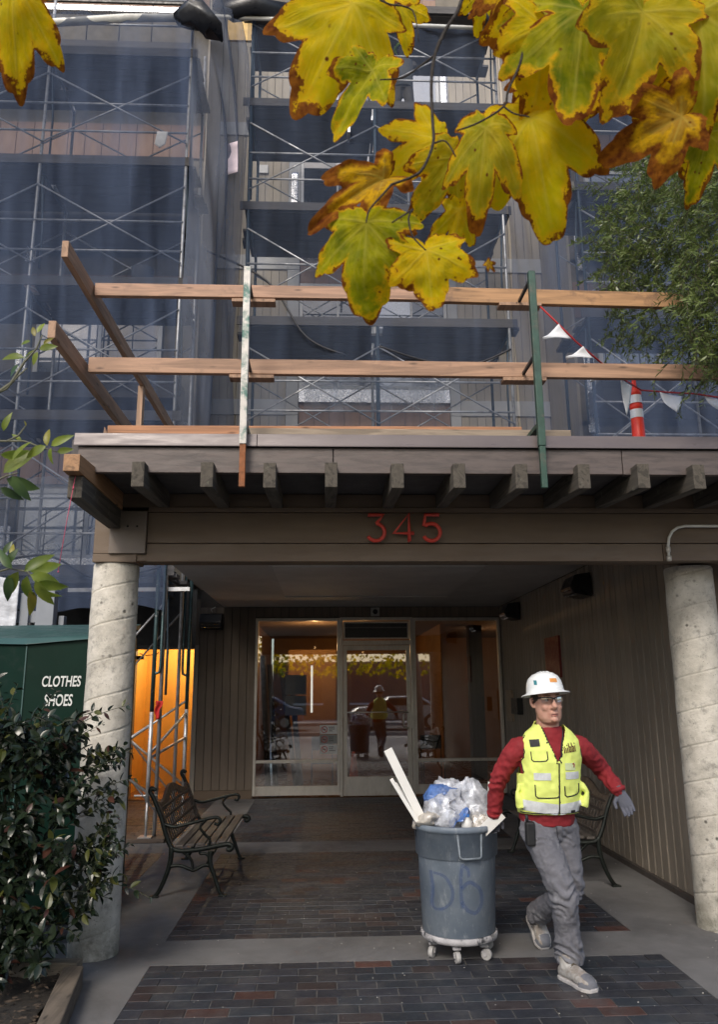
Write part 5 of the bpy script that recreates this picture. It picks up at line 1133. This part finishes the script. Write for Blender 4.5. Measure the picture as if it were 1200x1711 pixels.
# ================================================================ PERSON
def ell_loft(mb, rings, n=28):
    """rings: (x, y, z, half width, half depth, yaw, squareness)"""
    vs = []
    for (x, y, z, a, b, *r) in rings:
        yaw = r[0] if r else 0; e = r[1] if len(r) > 1 else 1.0
        for j in range(n):
            t = 2*pi*j/n; c, s = cos(t), sin(t); c = math.copysign(abs(c)**e, c); s = math.copysign(abs(s)**e, s)
            X, Y = a*c, b*s; vs.append(V(x+X*cos(yaw)-Y*sin(yaw), y+X*sin(yaw)+Y*cos(yaw), z))
    k = len(rings); fs = [(i*n+j, i*n+(j+1) % n, (i+1)*n+(j+1) % n, (i+1)*n+j) for i in range(k-1) for j in range(n)]
    fs += [tuple(range(n))[::-1], tuple((k-1)*n+j for j in range(n))]
    return mb.add(vs, fs, True)
def limb(mb, pts, rs, n=16, ends=True):
    p = spline(pts, 5); k = len(p); R = []
    for i in range(k):
        f = i/(k-1)*(len(rs)-1); a = int(min(f, len(rs)-2)); R.append(rs[a]+(rs[a+1]-rs[a])*(f-a))
    mb.tube(p, R, n)
    if ends: mb.ball(p[0], R[0], n=12); mb.ball(p[-1], R[-1], n=12)
    return mb
def fuse(mb, name, mat, parent, voxel=.010, smooth=6, disp=None, cut=None, local=False, M4=None, fac=.5):
    me = bpy.data.meshes.new('tmp'); me.from_pydata([tuple(v) for v in mb.v], [], mb.f); o = bpy.data.objects.new('tmp', me); COL.objects.link(o)
    r = o.modifiers.new('r', 'REMESH'); r.mode = 'VOXEL'; r.voxel_size = voxel
    s = o.modifiers.new('s', 'SMOOTH'); s.iterations = smooth; s.factor = fac
    dg = bpy.context.evaluated_depsgraph_get(); m2 = bpy.data.meshes.new_from_object(o.evaluated_get(dg)); bpy.data.objects.remove(o)
    vs = [v.co.copy() for v in m2.vertices]; ns = [v.normal.copy() for v in m2.vertices]; fs = [tuple(p.vertices) for p in m2.polygons]
    if disp: vs = [v+n*disp(v, n) for v, n in zip(vs, ns)]
    if cut: fs = [f for f in fs if not cut(sum((vs[i] for i in f), V(0, 0, 0))/len(f))]
    if M4: vs = [M4 @ v for v in vs]
    used = sorted({i for f in fs for i in f}); ix = {a: b for b, a in enumerate(used)}
    q = MB(); q.v = [vs[i] for i in used]; q.f = [tuple(ix[i] for i in f) for f in fs]; q.sm = [True]*len(q.f)
    return q.build(name, mat, parent, local=local), q
def tree_of(q):
    from mathutils.bvhtree import BVHTree
    return BVHTree.FromPolygons([tuple(v) for v in q.v], q.f)
PX, PY = 1.50, 5.34
man = thing('person', (1.50, 5.3, 0), 'man in white hard hat and yellow safety vest walking beside the trash barrel', 'person')
skin = M('skin', (.56, .31, .23), .6, .16, 14, bump=.12, bscale=120, dirt=((.50, .19, .13, 1), 22, .5, .8))
shirtm = M('shirt_red', (.27, .018, .024), .85, .14, 9, bump=.25, bscale=160)
jean = M('jeans_grey', (.155, .155, .175), .85, .18, 7, bump=.3, bscale=220, dirt=((.28, .28, .29, 1), 5, .55, .78))
hiv = M('vest_yellow', (.84, .94, .22), .7, .06, 8, bump=.25, bscale=200); hivd = M('trim_black', (.012, .012, .014), .6, bump=0)
silv = M('reflective_tape', (.70, .72, .72), .35, .10, 60, bump=.3, bscale=200)
glove = M('glove_grey', (.11, .115, .145), .7, .12, 14, bump=.3, bscale=160)
shR, elR, wrR = V(1.285, 5.36, 1.375), V(1.165, 5.46, 1.13), V(1.150, 5.54, .925)
shL, elL, wrL = V(1.715, 5.36, 1.385), V(1.895, 5.49, 1.20), V(1.945, 5.36, 1.09)
hpR, knR, anR = V(1.385, 5.36, .86), V(1.49, 5.19, .485), V(1.525, 5.26, .10)
hpL, knL, anL = V(1.555, 5.40, .86), V(1.585, 5.38, .47), V(1.475, 5.86, .20)
# body: one continuous figure under the clothes
b = MB(); ell_loft(b, [(1.46, 5.38, .80, .13, .09), (1.465, 5.37, .95, .15, .10), (1.48, 5.36, 1.15, .165, .105), (1.50, 5.36, 1.33, .165, .09), (1.50, 5.36, 1.41, .11, .07), (1.497, 5.35, 1.48, .076, .076), (1.495, 5.335, 1.58, .072, .074)])
limb(b, [shR+V(.03, 0, -.03), elR, wrR], [.042, .036, .028]); limb(b, [shL+V(-.03, 0, -.03), elL, wrL], [.042, .036, .028]); limb(b, [hpR, knR, anR], [.062, .040, .034]); limb(b, [hpL, knL, anL], [.062, .040, .034])
# head in its own frame, turned to the right of the picture
HM = Matrix.Translation(V(1.492, 5.320, 1.662)) @ Matrix.Rotation(radians(9), 4, 'Z') @ Matrix.Rotation(radians(-3), 4, 'Y') @ Matrix.Diagonal((1.18, 1.12, 1.12, 1))
h = MB(); h.ball((0, .005, .035), .077, .096, .10, 24)
ell_loft(h, [(0, -.028, -.128, .034, .036), (0, -.026, -.120, .050, .052), (0, -.020, -.095, .066, .066), (0, -.014, -.06, .072, .076), (0, -.006, -.02, .072, .084), (0, 0, .02, .075, .09)], 28)
h.ball((0, -.088, -.104), .022, .016, .016, 12); h.ball((.036, -.066, -.035), .026, .020, .022, 12); h.ball((-.036, -.066, -.035), .026, .020, .022, 12)
h.tube([(0, -.084, .018), (0, -.098, -.008), (0, -.108, -.030), (0, -.098, -.042)], [.010, .0125, .0165, .012], 10); h.ball((.013, -.094, -.036), .010, .012, .008, 8); h.ball((-.013, -.094, -.036), .010, .012, .008, 8)
h.tube([(-.052, -.068, .030), (-.03, -.084, .034), (0, -.086, .028), (.03, -.084, .034), (.052, -.068, .030)], .010, 8)
h.ball((0, -.084, -.066), .026, .014, .012, 12); h.ball((0, -.083, -.082), .022, .014, .008, 12); h.ball((0, -.02, -.10), .052, .06, .04, 16)
for s in (-1, 1): h.tube([(s*.074, .008, .022), (s*.088, .016, .018), (s*.090, .014, -.006), (s*.082, .004, -.030), (s*.073, .0, -.030)], [.008, .011, .010, .009, .006], 8)
hd_, hq = fuse(h, 'head_tmp', skin, None, .0042, 4, fac=.4)
for v in hq.v: pass
bpy.data.objects.remove(hd_)
hb = MB(); hb.v = [HM @ v for v in hq.v]; hb.f = hq.f; hb.sm = hq.sm
b2 = MB(); b2.v = b.v+hb.v; b2.f = b.f+[tuple(i+len(b.v) for i in f) for f in hb.f]
body, bq = fuse(b2, 'body', skin, man, .0045, 2, fac=.35)
def hp(name, mb, mat, par=None):   # put a head piece, modelled in the head frame, in place
    mb.v = [HM @ v for v in mb.v]; return mb.build(name, mat, par or man)
hp('mouth', MB().tube([(-.022, -.0905, -.0735), (-.008, -.0955, -.0715), (0, -.096, -.0725), (.008, -.0955, -.0715), (.022, -.0905, -.0735)], [.0012, .0022, .0022, .0022, .0012], 6), M('mouth_line', (.16, .045, .04), .6))
hp('lips', MB().tube([(-.020, -.090, -.080), (0, -.0955, -.0815), (.020, -.090, -.080)], [.002, .0048, .002], 8), M('lips', (.42, .16, .13), .5))
for s in (-1, 1):
    e = hp('eye', MB().ball((s*.031, -.0735, .012), .0125, n=14), M('eye_white', (.6, .58, .55), .3)); hp('iris', MB().ball((s*.031+.002, -.0835, .012), .005, .003, .005, 10), black, e)
    hp('eyebrow', MB().tube([(s*.014, -.0945, .034), (s*.03, -.093, .039), (s*.048, -.080, .034)], [.002, .0035, .002], 6), M('brow', (.08, .05, .03), .9))
hair = M('hair_brown', (.07, .05, .035), .9, .3, 40, bump=.6, bscale=200)
hr = MB().ball((0, .012, .030), .0815, .096, .088, 24)
fuse(hr, 'hair', hair, man, .005, 1, cut=lambda v: v.z < -.03+.5*max(0, -v.y-.01) or (v.y < -.045) or v.z > .10, M4=HM)
# hard hat
hat = M('hat_white', (.86, .88, .88), .28, .03, 6, bump=.03)
HT = HM @ Matrix.Translation(V(0, .008, .050)) @ Matrix.Rotation(radians(-6), 4, 'X') @ Matrix.Diagonal((.86, .88, .82, 1))
hh = MB(); prof = [(.001, .150), (.035, .148), (.07, .136), (.098, .110), (.113, .075), (.119, .035), (.121, .008), (.130, .0), (.150, -.006), (.158, -.012), (.158, -.016), (.148, -.012), (.128, -.006), (.116, .004), (.114, .03)]
hh.lathe(prof, (0, 0, 0), 40, 1, 1.16)
for a in (-.028, 0, .028): hh.tube([(a, -.115, .085), (a*.9, -.085, .125), (a*.8, -.03, .149), (a*.8, .03, .149), (a*.9, .09, .122), (a, .12, .08)], .006, 6)
hh.v = [HT @ v for v in hh.v]; hato = hh.build('hard_hat', hat, man)
bvh = tree_of(hh)
def project(bv, pts, off, d=V(0, 1, 0), y0=4.6):
    o = []
    for x, z in pts:
        hit = bv.ray_cast(V(x, y0, z), d); o.append((hit[0]-d*off) if hit[0] else None)
    return o
def patch(bv, name, cx, cz, w_, h_, mat, off=.004, nx=8, nz=8, skew=0, par=None, rot=0):
    pts = []
    for j in range(nz+1):
        for i in range(nx+1):
            a = (i/nx-.5)*w_; c = (j/nz-.5)*h_; pts.append((cx+a*cos(rot)-c*sin(rot), cz+c*cos(rot)+a*sin(rot)+a*skew))
    P_ = project(bv, pts, off)
    if any(p is None for p in P_): P_ = [p if p is not None else V(q[0], next(x for x in P_ if x is not None).y, q[1]) for p, q in zip(P_, pts)]
    fs = [(j*(nx+1)+i, j*(nx+1)+i+1, (j+1)*(nx+1)+i+1, (j+1)*(nx+1)+i) for j in range(nz) for i in range(nx)]
    return MB().add(P_, fs, True).build(name, mat, par or man)
patch(bvh, 'hat_emblem', 1.515, 1.800, .052, .026, M('emblem_orange', (.75, .32, .08), .5, .3, 200, bump=0), .002, par=hato)
patch(bvh, 'hat_sticker', 1.402, 1.785, .016, .030, M('sticker_teal', (.05, .25, .30), .5, bump=0), .002, 4, 4, par=hato)
# safety glasses
gl_ = MB().tube([(-.068, -.070, .026), (-.05, -.092, .027), (-.03, -.1005, .027), (-.010, -.102, .022), (0, -.102, .018), (.010, -.102, .022), (.03, -.1005, .027), (.05, -.092, .027), (.068, -.070, .026)], .0034, 7)
gl_.tube([(-.006, -.102, .018), (-.008, -.103, .004), (-.006, -.103, -.004)], .002, 6).tube([(.006, -.102, .018), (.008, -.103, .004), (.006, -.103, -.004)], .002, 6)
for s in (-1, 1): gl_.tube([(s*.068, -.070, .026), (s*.078, -.03, .022), (s*.084, .02, .016)], .0042, 6)
go_ = hp('glasses', gl_, hivd)
for s in (-1, 1): hp('lens', MB().grid(lambda u, v: V(s*(.009+.054*u), -.103+.028*u*u+.004*(v-.5)**2, .024-(.032-.006*u)*v), 6, 4), Mglass('lens_clear', (.75, .72, .70), .10), go_)
# shirt
def fold_noise(v, sc, seed): return noise.noise(V(v.x*sc[0], v.y*sc[1], v.z*sc[2])+V(seed, 0, 0))
s = MB()
ell_loft(s, [(1.462, 5.375, .875, .176, .128), (1.465, 5.37, .93, .180, .132), (1.472, 5.365, 1.02, .186, .140), (1.485, 5.36, 1.15, .190, .138), (1.50, 5.355, 1.28, .200, .130), (1.503, 5.355, 1.36, .200, .115), (1.503, 5.355, 1.41, .168, .096), (1.502, 5.352, 1.452, .115, .088), (1.499, 5.35, 1.482, .092, .086), (1.498, 5.348, 1.500, .086, .084)])
limb(s, [shR+V(.03, 0, -.01), shR+V(-.03, .02, -.06), elR, wrR], [.070, .072, .058, .046]); limb(s, [shL+V(-.03, 0, -.01), shL+V(.035, .02, -.05), elL, wrL], [.068, .070, .056, .045])
def dshirt(v, n):
    a = .006*fold_noise(v, (14, 14, 22), 3)+.004*fold_noise(v, (30, 30, 44), 8)
    if v.x < 1.30 or v.x > 1.70: a += .0055*max(-.5, sin(v.z*95+v.x*55+14*noise.noise(v*7)))*(.25+.75*math.exp(-((v.z-1.13)/.12)**2))+.004*noise.noise(V(v.x*40, v.y*40, v.z*26))
    return a
shirt, sq = fuse(s, 'shirt', shirtm, man, .009, 4, dshirt)
# vest
vm = MB()
ell_loft(vm, [(1.472, 5.365, .94, .196, .146, 0, .92), (1.475, 5.362, 1.0, .208, .155, 0, .9), (1.480, 5.36, 1.08, .212, .158, 0, .9), (1.487, 5.355, 1.18, .206, .154, 0, .9), (1.500, 5.352, 1.28, .205, .150, 0, .9), (1.503, 5.352, 1.36, .205, .135, 0, .9), (1.503, 5.352, 1.41, .198, .112), (1.502, 5.352, 1.462, .160, .100), (1.50, 5.35, 1.50, .110, .096), (1.50, 5.35, 1.54, .088, .088)])
vm.tube([(1.285, 5.31, 1.13), (1.252, 5.29, 1.09), (1.285, 5.30, 1.0)], [.03, .014, .04], 10).tube([(1.672, 5.30, 1.13), (1.712, 5.275, 1.085), (1.68, 5.29, 1.0)], [.03, .014, .04], 10)
def dvest(v, n): return .007*fold_noise(v, (9, 9, 16), 1)+.004*fold_noise(v, (26, 26, 30), 5)
XC = 1.515
def vcut(v):
    dx = v.x-XC
    if v.z > 1.512+.02*(v.y > 5.36): return True
    if v.y < 5.40 and v.z > 1.285 and abs(dx) < .010+(v.z-1.285)*.36: return True
    if abs(v.x-1.50) > .172 and v.z > 1.20 and ((v.x-1.503)/.192)**2 > 1-(.0 if v.z > 1.3 else -.12) and abs(v.y-5.36) < .075+.0*(v.z): return True
    return v.z < .958
vest, vq = fuse(vm, 'safety_vest', hiv, man, .006, 4, dvest, vcut)
vest.modifiers.new('solid', 'SOLIDIFY').thickness = .004
bv = tree_of(vq); cq = MB(); cq.v = vq.v+sq.v; cq.f = vq.f+[tuple(i+len(vq.v) for i in f) for f in sq.f]; bvc = tree_of(cq)
def trimline(pts, r=.0042, name='piping', mat=hivd, off=.001, bvv=None):
    P_ = [p for p in project(bvv or bv, pts, off) if p is not None]
    if len(P_) > 2: return MB().tube(P_, r, 6).build(name, mat, vest)
def lerp(a, b, n=14): return [(a[0]+(b[0]-a[0])*i/n, a[1]+(b[1]-a[1])*i/n) for i in range(n+1)]
trimline(lerp((XC+.002, 1.275), (1.502, .965), 30), .0048, 'zip'); trimline(lerp((XC-.078, 1.495), (XC-.008, 1.285)), .0062, bvv=bvc, off=.002); trimline(lerp((XC+.076, 1.495), (XC+.012, 1.285)), .0062, bvv=bvc, off=.002)
trimline([(1.472+.2*cos(pi+pi*i/24)*.98, .966) for i in range(25)], .004)
# armhole piping follows the vest's own side edge
for sgn in (-1, 1):
    ed = []
    for i in range(16):
        z = 1.445-i*.0155
        best = None
        for k in range(40):
            x = 1.503+sgn*(.08+.0035*k); hit = bv.ray_cast(V(x, 4.6, z), V(0, 1, 0))
            if hit[0] and hit[0].y < 5.36: best = hit[0]
        if best: ed.append(best-V(0, .002, 0))
    if len(ed) > 4: MB().tube(ed, .004, 6).build('piping', hivd, vest)
def U(cx, cz, w_, h_, sk=0): 
    q = [(cx-w_/2, cz+h_/2)]+[(cx-w_/2, cz-h_/2+.012), (cx-w_/2+.012, cz-h_/2), (cx, cz-h_/2), (cx+w_/2-.012, cz-h_/2+.004), (cx+w_/2, cz-h_/2+.016), (cx+w_/2, cz+h_/2)]
    o = []; 
    for a, c_ in zip(q[:-1], q[1:]): o += lerp((a[0], a[1]+(a[0]-cx)*sk), (c_[0], c_[1]+(c_[0]-cx)*sk), 5)
    return o
trimline(U(1.398, 1.315, .098, .062, .02), .0036); trimline(U(1.432, 1.10, .150, .080, -.02), .0042); trimline(U(1.598, 1.105, .105, .068, .12), .0042)
patch(bv, 'chest_patch', 1.378, 1.398, .060, .045, hivd, .004, par=vest, skew=.1)
for x, z, w_, h_, nm in ((1.405, 1.192, .105, .045, 'tape'), (1.605, 1.196, .100, .045, 'tape')): patch(bv, 'reflective_'+nm, x, z, w_, h_, silv, .004, 12, 4, par=vest)
patch(bv, 'reflective_tape', 1.39, 1.002, .215, .066, silv, .004, 24, 5, par=vest, skew=-.12); patch(bv, 'reflective_tape', 1.585, .998, .155, .066, silv, .004, 18, 5, par=vest, skew=.10)
patch(bv, 'clear_pocket', 1.592, 1.252, .075, .045, M('pocket_pale', (.72, .80, .45), .3, .1), .005, par=vest)
MB().tube([p for p in project(bv, [(1.618, 1.245), (1.622, 1.262), (1.616, 1.272), (1.610, 1.266)], .008)], .003, 6).build('pen_hook', M('pen_red', (.4, .03, .02), .4), vest)
patch(bv, 'vest_label', 1.600, .962+.012, .035, .016, hivd, .006, 4, 3, par=vest)
for x, z in ((XC-.012, 1.275), (XC+.016, 1.278), (1.512, 1.165), (1.507, 1.035), (XC-.06, 1.40), (XC+.03, 1.40), (1.50, .975)):
    p_ = project(bv, [(x, z)], .003)[0]
    if p_: MB().ball(p_, .006, .003, .006, 8).build('snap', black, vest)
# lettering on the left breast, each stroke projected on the cloth
lt_ = MB(); base = V(1.560, 0, 1.335)
def stroke(x, z0, z1, w_=.0075):
    pts = [(base.x+x-w_/2+sh*w_, base.z+z0+(z1-z0)*q+.12*x) for q in (0, .33, .66, 1) for sh in (0, 1)]
    P_ = project(bv, pts, .0045)
    if all(P_): lt_.add(P_, [(0, 1, 3, 2), (2, 3, 5, 4), (4, 5, 7, 6)])
for x, a, c in ((0, 0, .040), (.012, 0, .030), (.006, .034, .040), (.024, 0, .032), (.024, .040, .048), (.036, 0, .056), (.047, 0, .036), (.0415, 0, .007), (.0415, .029, .036), (.058, 0, .056), (.069, 0, .036), (.0635, 0, .007), (.0635, .029, .036), (.081, 0, .036), (.081, .045, .053)): stroke(x, a, c)
lt_.build('vest_lettering', M('letter_brown', (.10, .03, .01), .6, bump=0), vest)
# trousers
t_ = MB(); ell_loft(t_, [(1.47, 5.38, .79, .14, .10), (1.465, 5.375, .85, .165, .122), (1.462, 5.372, .93, .166, .122)])
limb(t_, [hpR+V(-.005, 0, 0), (hpR+knR)/2+V(-.005, -.02, .02), knR, (knR+anR)/2+V(.005, .02, 0), anR+V(0, .0, .01)], [.108, .098, .084, .080, .086]); limb(t_, [hpL+V(.01, 0, 0), (hpL+knL)/2+V(.012, -.01, 0), knL, (knL+anL)/2+V(.0, .0, .0), anL+V(.01, -.02, .02)], [.108, .096, .082, .076, .078])
def dj(v, n):
    a = .007*fold_noise(v, (11, 11, 13), 2)+.005*fold_noise(v, (26, 26, 30), 6)+.003*fold_noise(v, (60, 60, 70), 9)
    kn = math.exp(-((v.z-.50)/.10)**2)*.008+math.exp(-((v.z-.16)/.07)**2)*.011+math.exp(-((v.z-.82)/.05)**2)*.005
    return a+kn*sin(v.z*80+v.x*45+11*noise.noise(v*8))
tr_, tq = fuse(t_, 'trousers', jean, man, .007, 4, dj, lambda v: (v.z < .085 and v.y < 5.5) )
bt_ = tree_of(tq)
P_ = [p for p in project(bt_, lerp((1.487, .885), (1.500, .80), 6), .002) if p]; MB().tube(P_, .003, 6).build('fly_seam', M('seam_dark', (.05, .05, .06), .9), tr_)
# dashed outer seam on the leading leg
for i in range(34):
    z = .84-i*.0205; x = 1.335+(.84-z)*.135 if z > .5 else 1.38+(.5-z)*.20
    for k in range(24):
        hit = bt_.ray_cast(V(x+k*.004, 4.6, z), V(0, 1, 0))
        if hit[0] and hit[0].y < 5.5: break
    else: continue
    p = hit[0]+V(.010, -.004, 0); MB().tube([p, p+V(.004, 0, -.011)], .0022, 5).build('seam_stitch', M('stitch', (.34, .34, .35), .9), tr_)
# radio holster on the belt
rd = MB().box(1.285, 1.345, 5.22, 5.28, .77, .915).build('radio_holster', M('holster_black', (.012, .012, .013), .6, bump=.3), man, bevel=.012); MB().tube([(1.30, 5.25, .91), (1.296, 5.25, .955)], .010, 8).box(1.31, 1.338, 5.216, 5.222, .87, .9).build('radio', hivd, rd)
# boots
def boot(toe, heel, ank, label, lift=0):
    toe, heel, ank = Vector(toe), Vector(heel), Vector(ank); d = (toe-heel); L_ = d.length; d.normalize(); sd = d.cross(V(0, 0, 1)).normalized(); u = sd.cross(d)
    def fr(x, y, z): return heel+d*(x*L_)+sd*y+u*z
    m = MB(); secs = [(.0, .030, .06), (.12, .040, .085), (.28, .042, .10), (.45, .044, .088), (.62, .052, .070), (.80, .055, .060), (.93, .046, .050), (1.0, .028, .035)]
    vs = []; n = 16
    for x, w_, h_ in secs:
        for j in range(n):
            a = 2*pi*j/n; c, s2 = cos(a), sin(a); c = math.copysign(abs(c)**.75, c); s2 = math.copysign(abs(s2)**.75, s2); vs.append(fr(x, w_*c, .016+h_/2+h_/2*s2))
    k = len(secs); m.add(vs, [(i*n+j, i*n+(j+1) % n, (i+1)*n+(j+1) % n, (i+1)*n+j) for i in range(k-1) for j in range(n)]+[tuple(range(n))[::-1], tuple((k-1)*n+j for j in range(n))], True)
    m.tube([fr(.22, 0, .07), fr(.20, 0, .12), ank+V(0, 0, .03)], [.048, .050, .052], 14)
    bt2, bqq = fuse(m, 'boot', M('boot_suede', (.27, .235, .205), .9, .3, 16, bump=.5, bscale=120, dirt=((.46, .45, .43, 1), 14, .42, .62)), man, .006, 3)
    sl = MB(); out = [(.0, .034), (.12, .045), (.3, .046), (.5, .048), (.68, .058), (.85, .060), (.96, .048), (1.02, .026)]
    ring = [(x, w_) for x, w_ in out]+[(x, -w_) for x, w_ in out[::-1]]; nn = len(ring)
    vs = [fr(x, y, 0) for x, y in ring]+[fr(x, y, .022) for x, y in ring]; sl.add(vs, [tuple(range(nn))[::-1], tuple(range(nn, 2*nn))]+[(i, (i+1) % nn, nn+(i+1) % nn, nn+i) for i in range(nn)])
    sl.build('sole', M('sole_pale', (.45, .43, .42), .8, .2, 30), bt2, bevel=.004)
    tc = MB(); n2 = 16; vs = []
    for x, w_, h_ in ((.76, .0565, .066), (.85, .055, .060), (.93, .0475, .053), (1.005, .030, .037)):
        for j in range(n2):
            a = pi*j/(n2-1); vs.append(fr(x, w_*cos(a)*1.03, .018+h_*sin(a)**.8*1.02))
    tc.add(vs, [(i*n2+j, i*n2+j+1, (i+1)*n2+j+1, (i+1)*n2+j) for i in range(3) for j in range(n2-1)]+[tuple(3*n2+j for j in range(n2))], True); tc.build('toe_cap', M('toecap_grey', (.14, .145, .165), .8, .2, 20, bump=.3), bt2)
    lc = MB()
    for i in range(4):
        x = .30+.10*i; z = .128-.022*i
        lc.tube([fr(x, -.032, z-.012), fr(x+.02, 0, z+.004), fr(x+.05, .032, z-.014)], .0035, 6); lc.tube([fr(x, .032, z-.012), fr(x+.02, 0, z+.006), fr(x+.05, -.032, z-.014)], .0035, 6)
    lc.build('laces', M('lace_dark', (.07, .055, .035), .9), bt2)
    MB().tube([fr(.27, -.03, .135), fr(.30, 0, .145), fr(.27, .03, .135)], .012, 8).build('tongue', M('tongue_grey', (.25, .24, .23), .9), bt2)
boot((1.585, 5.015, .0), (1.470, 5.275, .0), anR, '')
boot((1.512, 5.805, .0), (1.465, 5.985, .165), anL+V(0, .03, -.02), '')
# gloves: palm, four fingers and a thumb
def hand(name, wr, palm_dir, side, curl_dir, spread=.0, curl=(.35, .7, .8), sc=1.0, thumb=1):
    d = Vector(palm_dir).normalized(); sd = Vector(side); sd = (sd-d*sd.dot(d)).normalized(); c = Vector(curl_dir); c = (c-d*c.dot(d)-sd*c.dot(sd)).normalized()
    m = MB(); 
    vs = []; n = 14
    for x, w_, h_ in ((-.02, .028, .022), (.02, .034, .020), (.055, .042, .019), (.085, .043, .017), (.098, .038, .014)):
        for j in range(n): a = 2*pi*j/n; vs.append(wr+d*(x*sc)+sd*(w_*cos(a)*sc)+c*(h_*sin(a)*sc))
    m.add(vs, [(i*n+j, i*n+(j+1) % n, (i+1)*n+(j+1) % n, (i+1)*n+j) for i in range(4) for j in range(n)]+[tuple(range(n))[::-1], tuple(4*n+j for j in range(n))], True)
    for k, (o_, L_) in enumerate(((-.032, .070), (-.011, .080), (.011, .076), (.031, .060))):
        p = wr+d*(.085*sc)+sd*(o_*sc); a = 0; pts = [p-d*.02*sc, p]
        for f_, cu in zip((.45, .30, .25), curl): a += cu; p = p+(d*cos(a)+c*sin(a)+sd*(o_*spread))*L_*f_*sc; pts.append(p)
        m.tube(pts, [.0115*sc, .0115*sc, .0105*sc, .0095*sc, .008*sc], 10); m.ball(pts[-1], .0085*sc, n=8)
    p = wr+d*.025*sc-sd*.03*sc*thumb; q = p+(d*.6-sd*.7*thumb+c*.5)*.042*sc; r_2 = q+(d*.9-sd*.05*thumb+c*.5)*.032*sc
    m.tube([p, q, r_2], [.015*sc, .013*sc, .0105*sc], 10); m.ball(r_2, .0105*sc, n=8)
    m.tube([wr-d*.035*sc, wr-d*.005*sc], [.034*sc, .030*sc], 14)
    return fuse(m, name, glove, man, .0036, 2, fac=.35)[0]
hand('glove', wrL+V(.01, -.01, -.012), (.35, -.25, -1), (.85, -.35, .3), (-.5, -.6, -.2), .3, (.25, .45, .5), 1.05, 1)
hand('glove', wrR+V(0, .015, -.012), (.05, .35, -.55), (.8, -.2, 0), (.3, -.6, -.9), .1, (.6, .9, .6), .95, -1)
for wr, d in ((wrL+V(.002, 0, 0), V(.35, -.25, -1)), (wrR, V(.05, .35, -.8))): MB().tube([wr-d.normalized()*.012, wr+d.normalized()*.014], [.052, .048], 16).build('cuff', shirtm, shirt)

# ================================================================ workers far up on the scaffolding
def worker(x, y, z, label, coat, legs, vis):
    p = thing('person', (x, y, z), label, 'person', 'workers up on the scaffolding')
    m = MB(); ell_loft(m, [(x, y, z+.85, .16, .11), (x, y, z+1.1, .17, .12), (x, y, z+1.4, .20, .12), (x, y, z+1.5, .09, .08), (x, y-.02, z+1.56, .06, .06)]); limb(m, [V(x-.09, y, z+.88), V(x-.13, y-.03, z+.48), V(x-.22, y+.1, z+.07)], [.10, .08, .065]); limb(m, [V(x+.09, y, z+.88), V(x+.12, y-.06, z+.47), V(x+.17, y-.02, z+.07)], [.10, .08, .065])
    limb(m, [V(x-.19, y, z+1.4), V(x-.24, y-.12, z+1.15), V(x-.15, y-.28, z+1.1)], [.07, .055, .04]); limb(m, [V(x+.19, y, z+1.4), V(x+.25, y-.10, z+1.15), V(x+.18, y-.28, z+1.12)], [.07, .055, .04]); m.ball((x, y-.02, z+1.66), .085, .1, .11, 16)
    m.tube([(x-.22, y+.12, z+.04), (x-.24, y-.08, z+.04)], .045, 10).tube([(x+.17, y+.04, z+.04), (x+.19, y-.16, z+.04)], .045, 10)
    fuse(m, 'body', legs, p, .015, 3)
    j = MB(); ell_loft(j, [(x, y, z+.88, .185, .14), (x, y, z+1.15, .19, .145), (x, y, z+1.42, .21, .14), (x, y, z+1.50, .12, .10)]); fuse(j, 'jacket', coat, p, .016, 3)
    if vis: pass
    MB().lathe([(.001, .13), (.06, .12), (.10, .08), (.115, .02), (.14, .0), (.14, -.008), (.11, .0)], (x, y-.02, z+1.70), 20).build('helmet', M('helmet_lime', (.45, .85, .08), .4), p)
worker(1.33, 11.5, 11.035, 'worker in dark trousers and lime helmet standing on an upper scaffold deck', M('coat_dark', (.10, .11, .12), .9), M('legs_brown', (.09, .085, .08), .9), 1)
worker(-.20, 11.35, 11.75, 'worker at the very top of the scaffold beside the big leaf', M('coat_grey', (.16, .17, .19), .9), M('legs_brown', 0), 1)
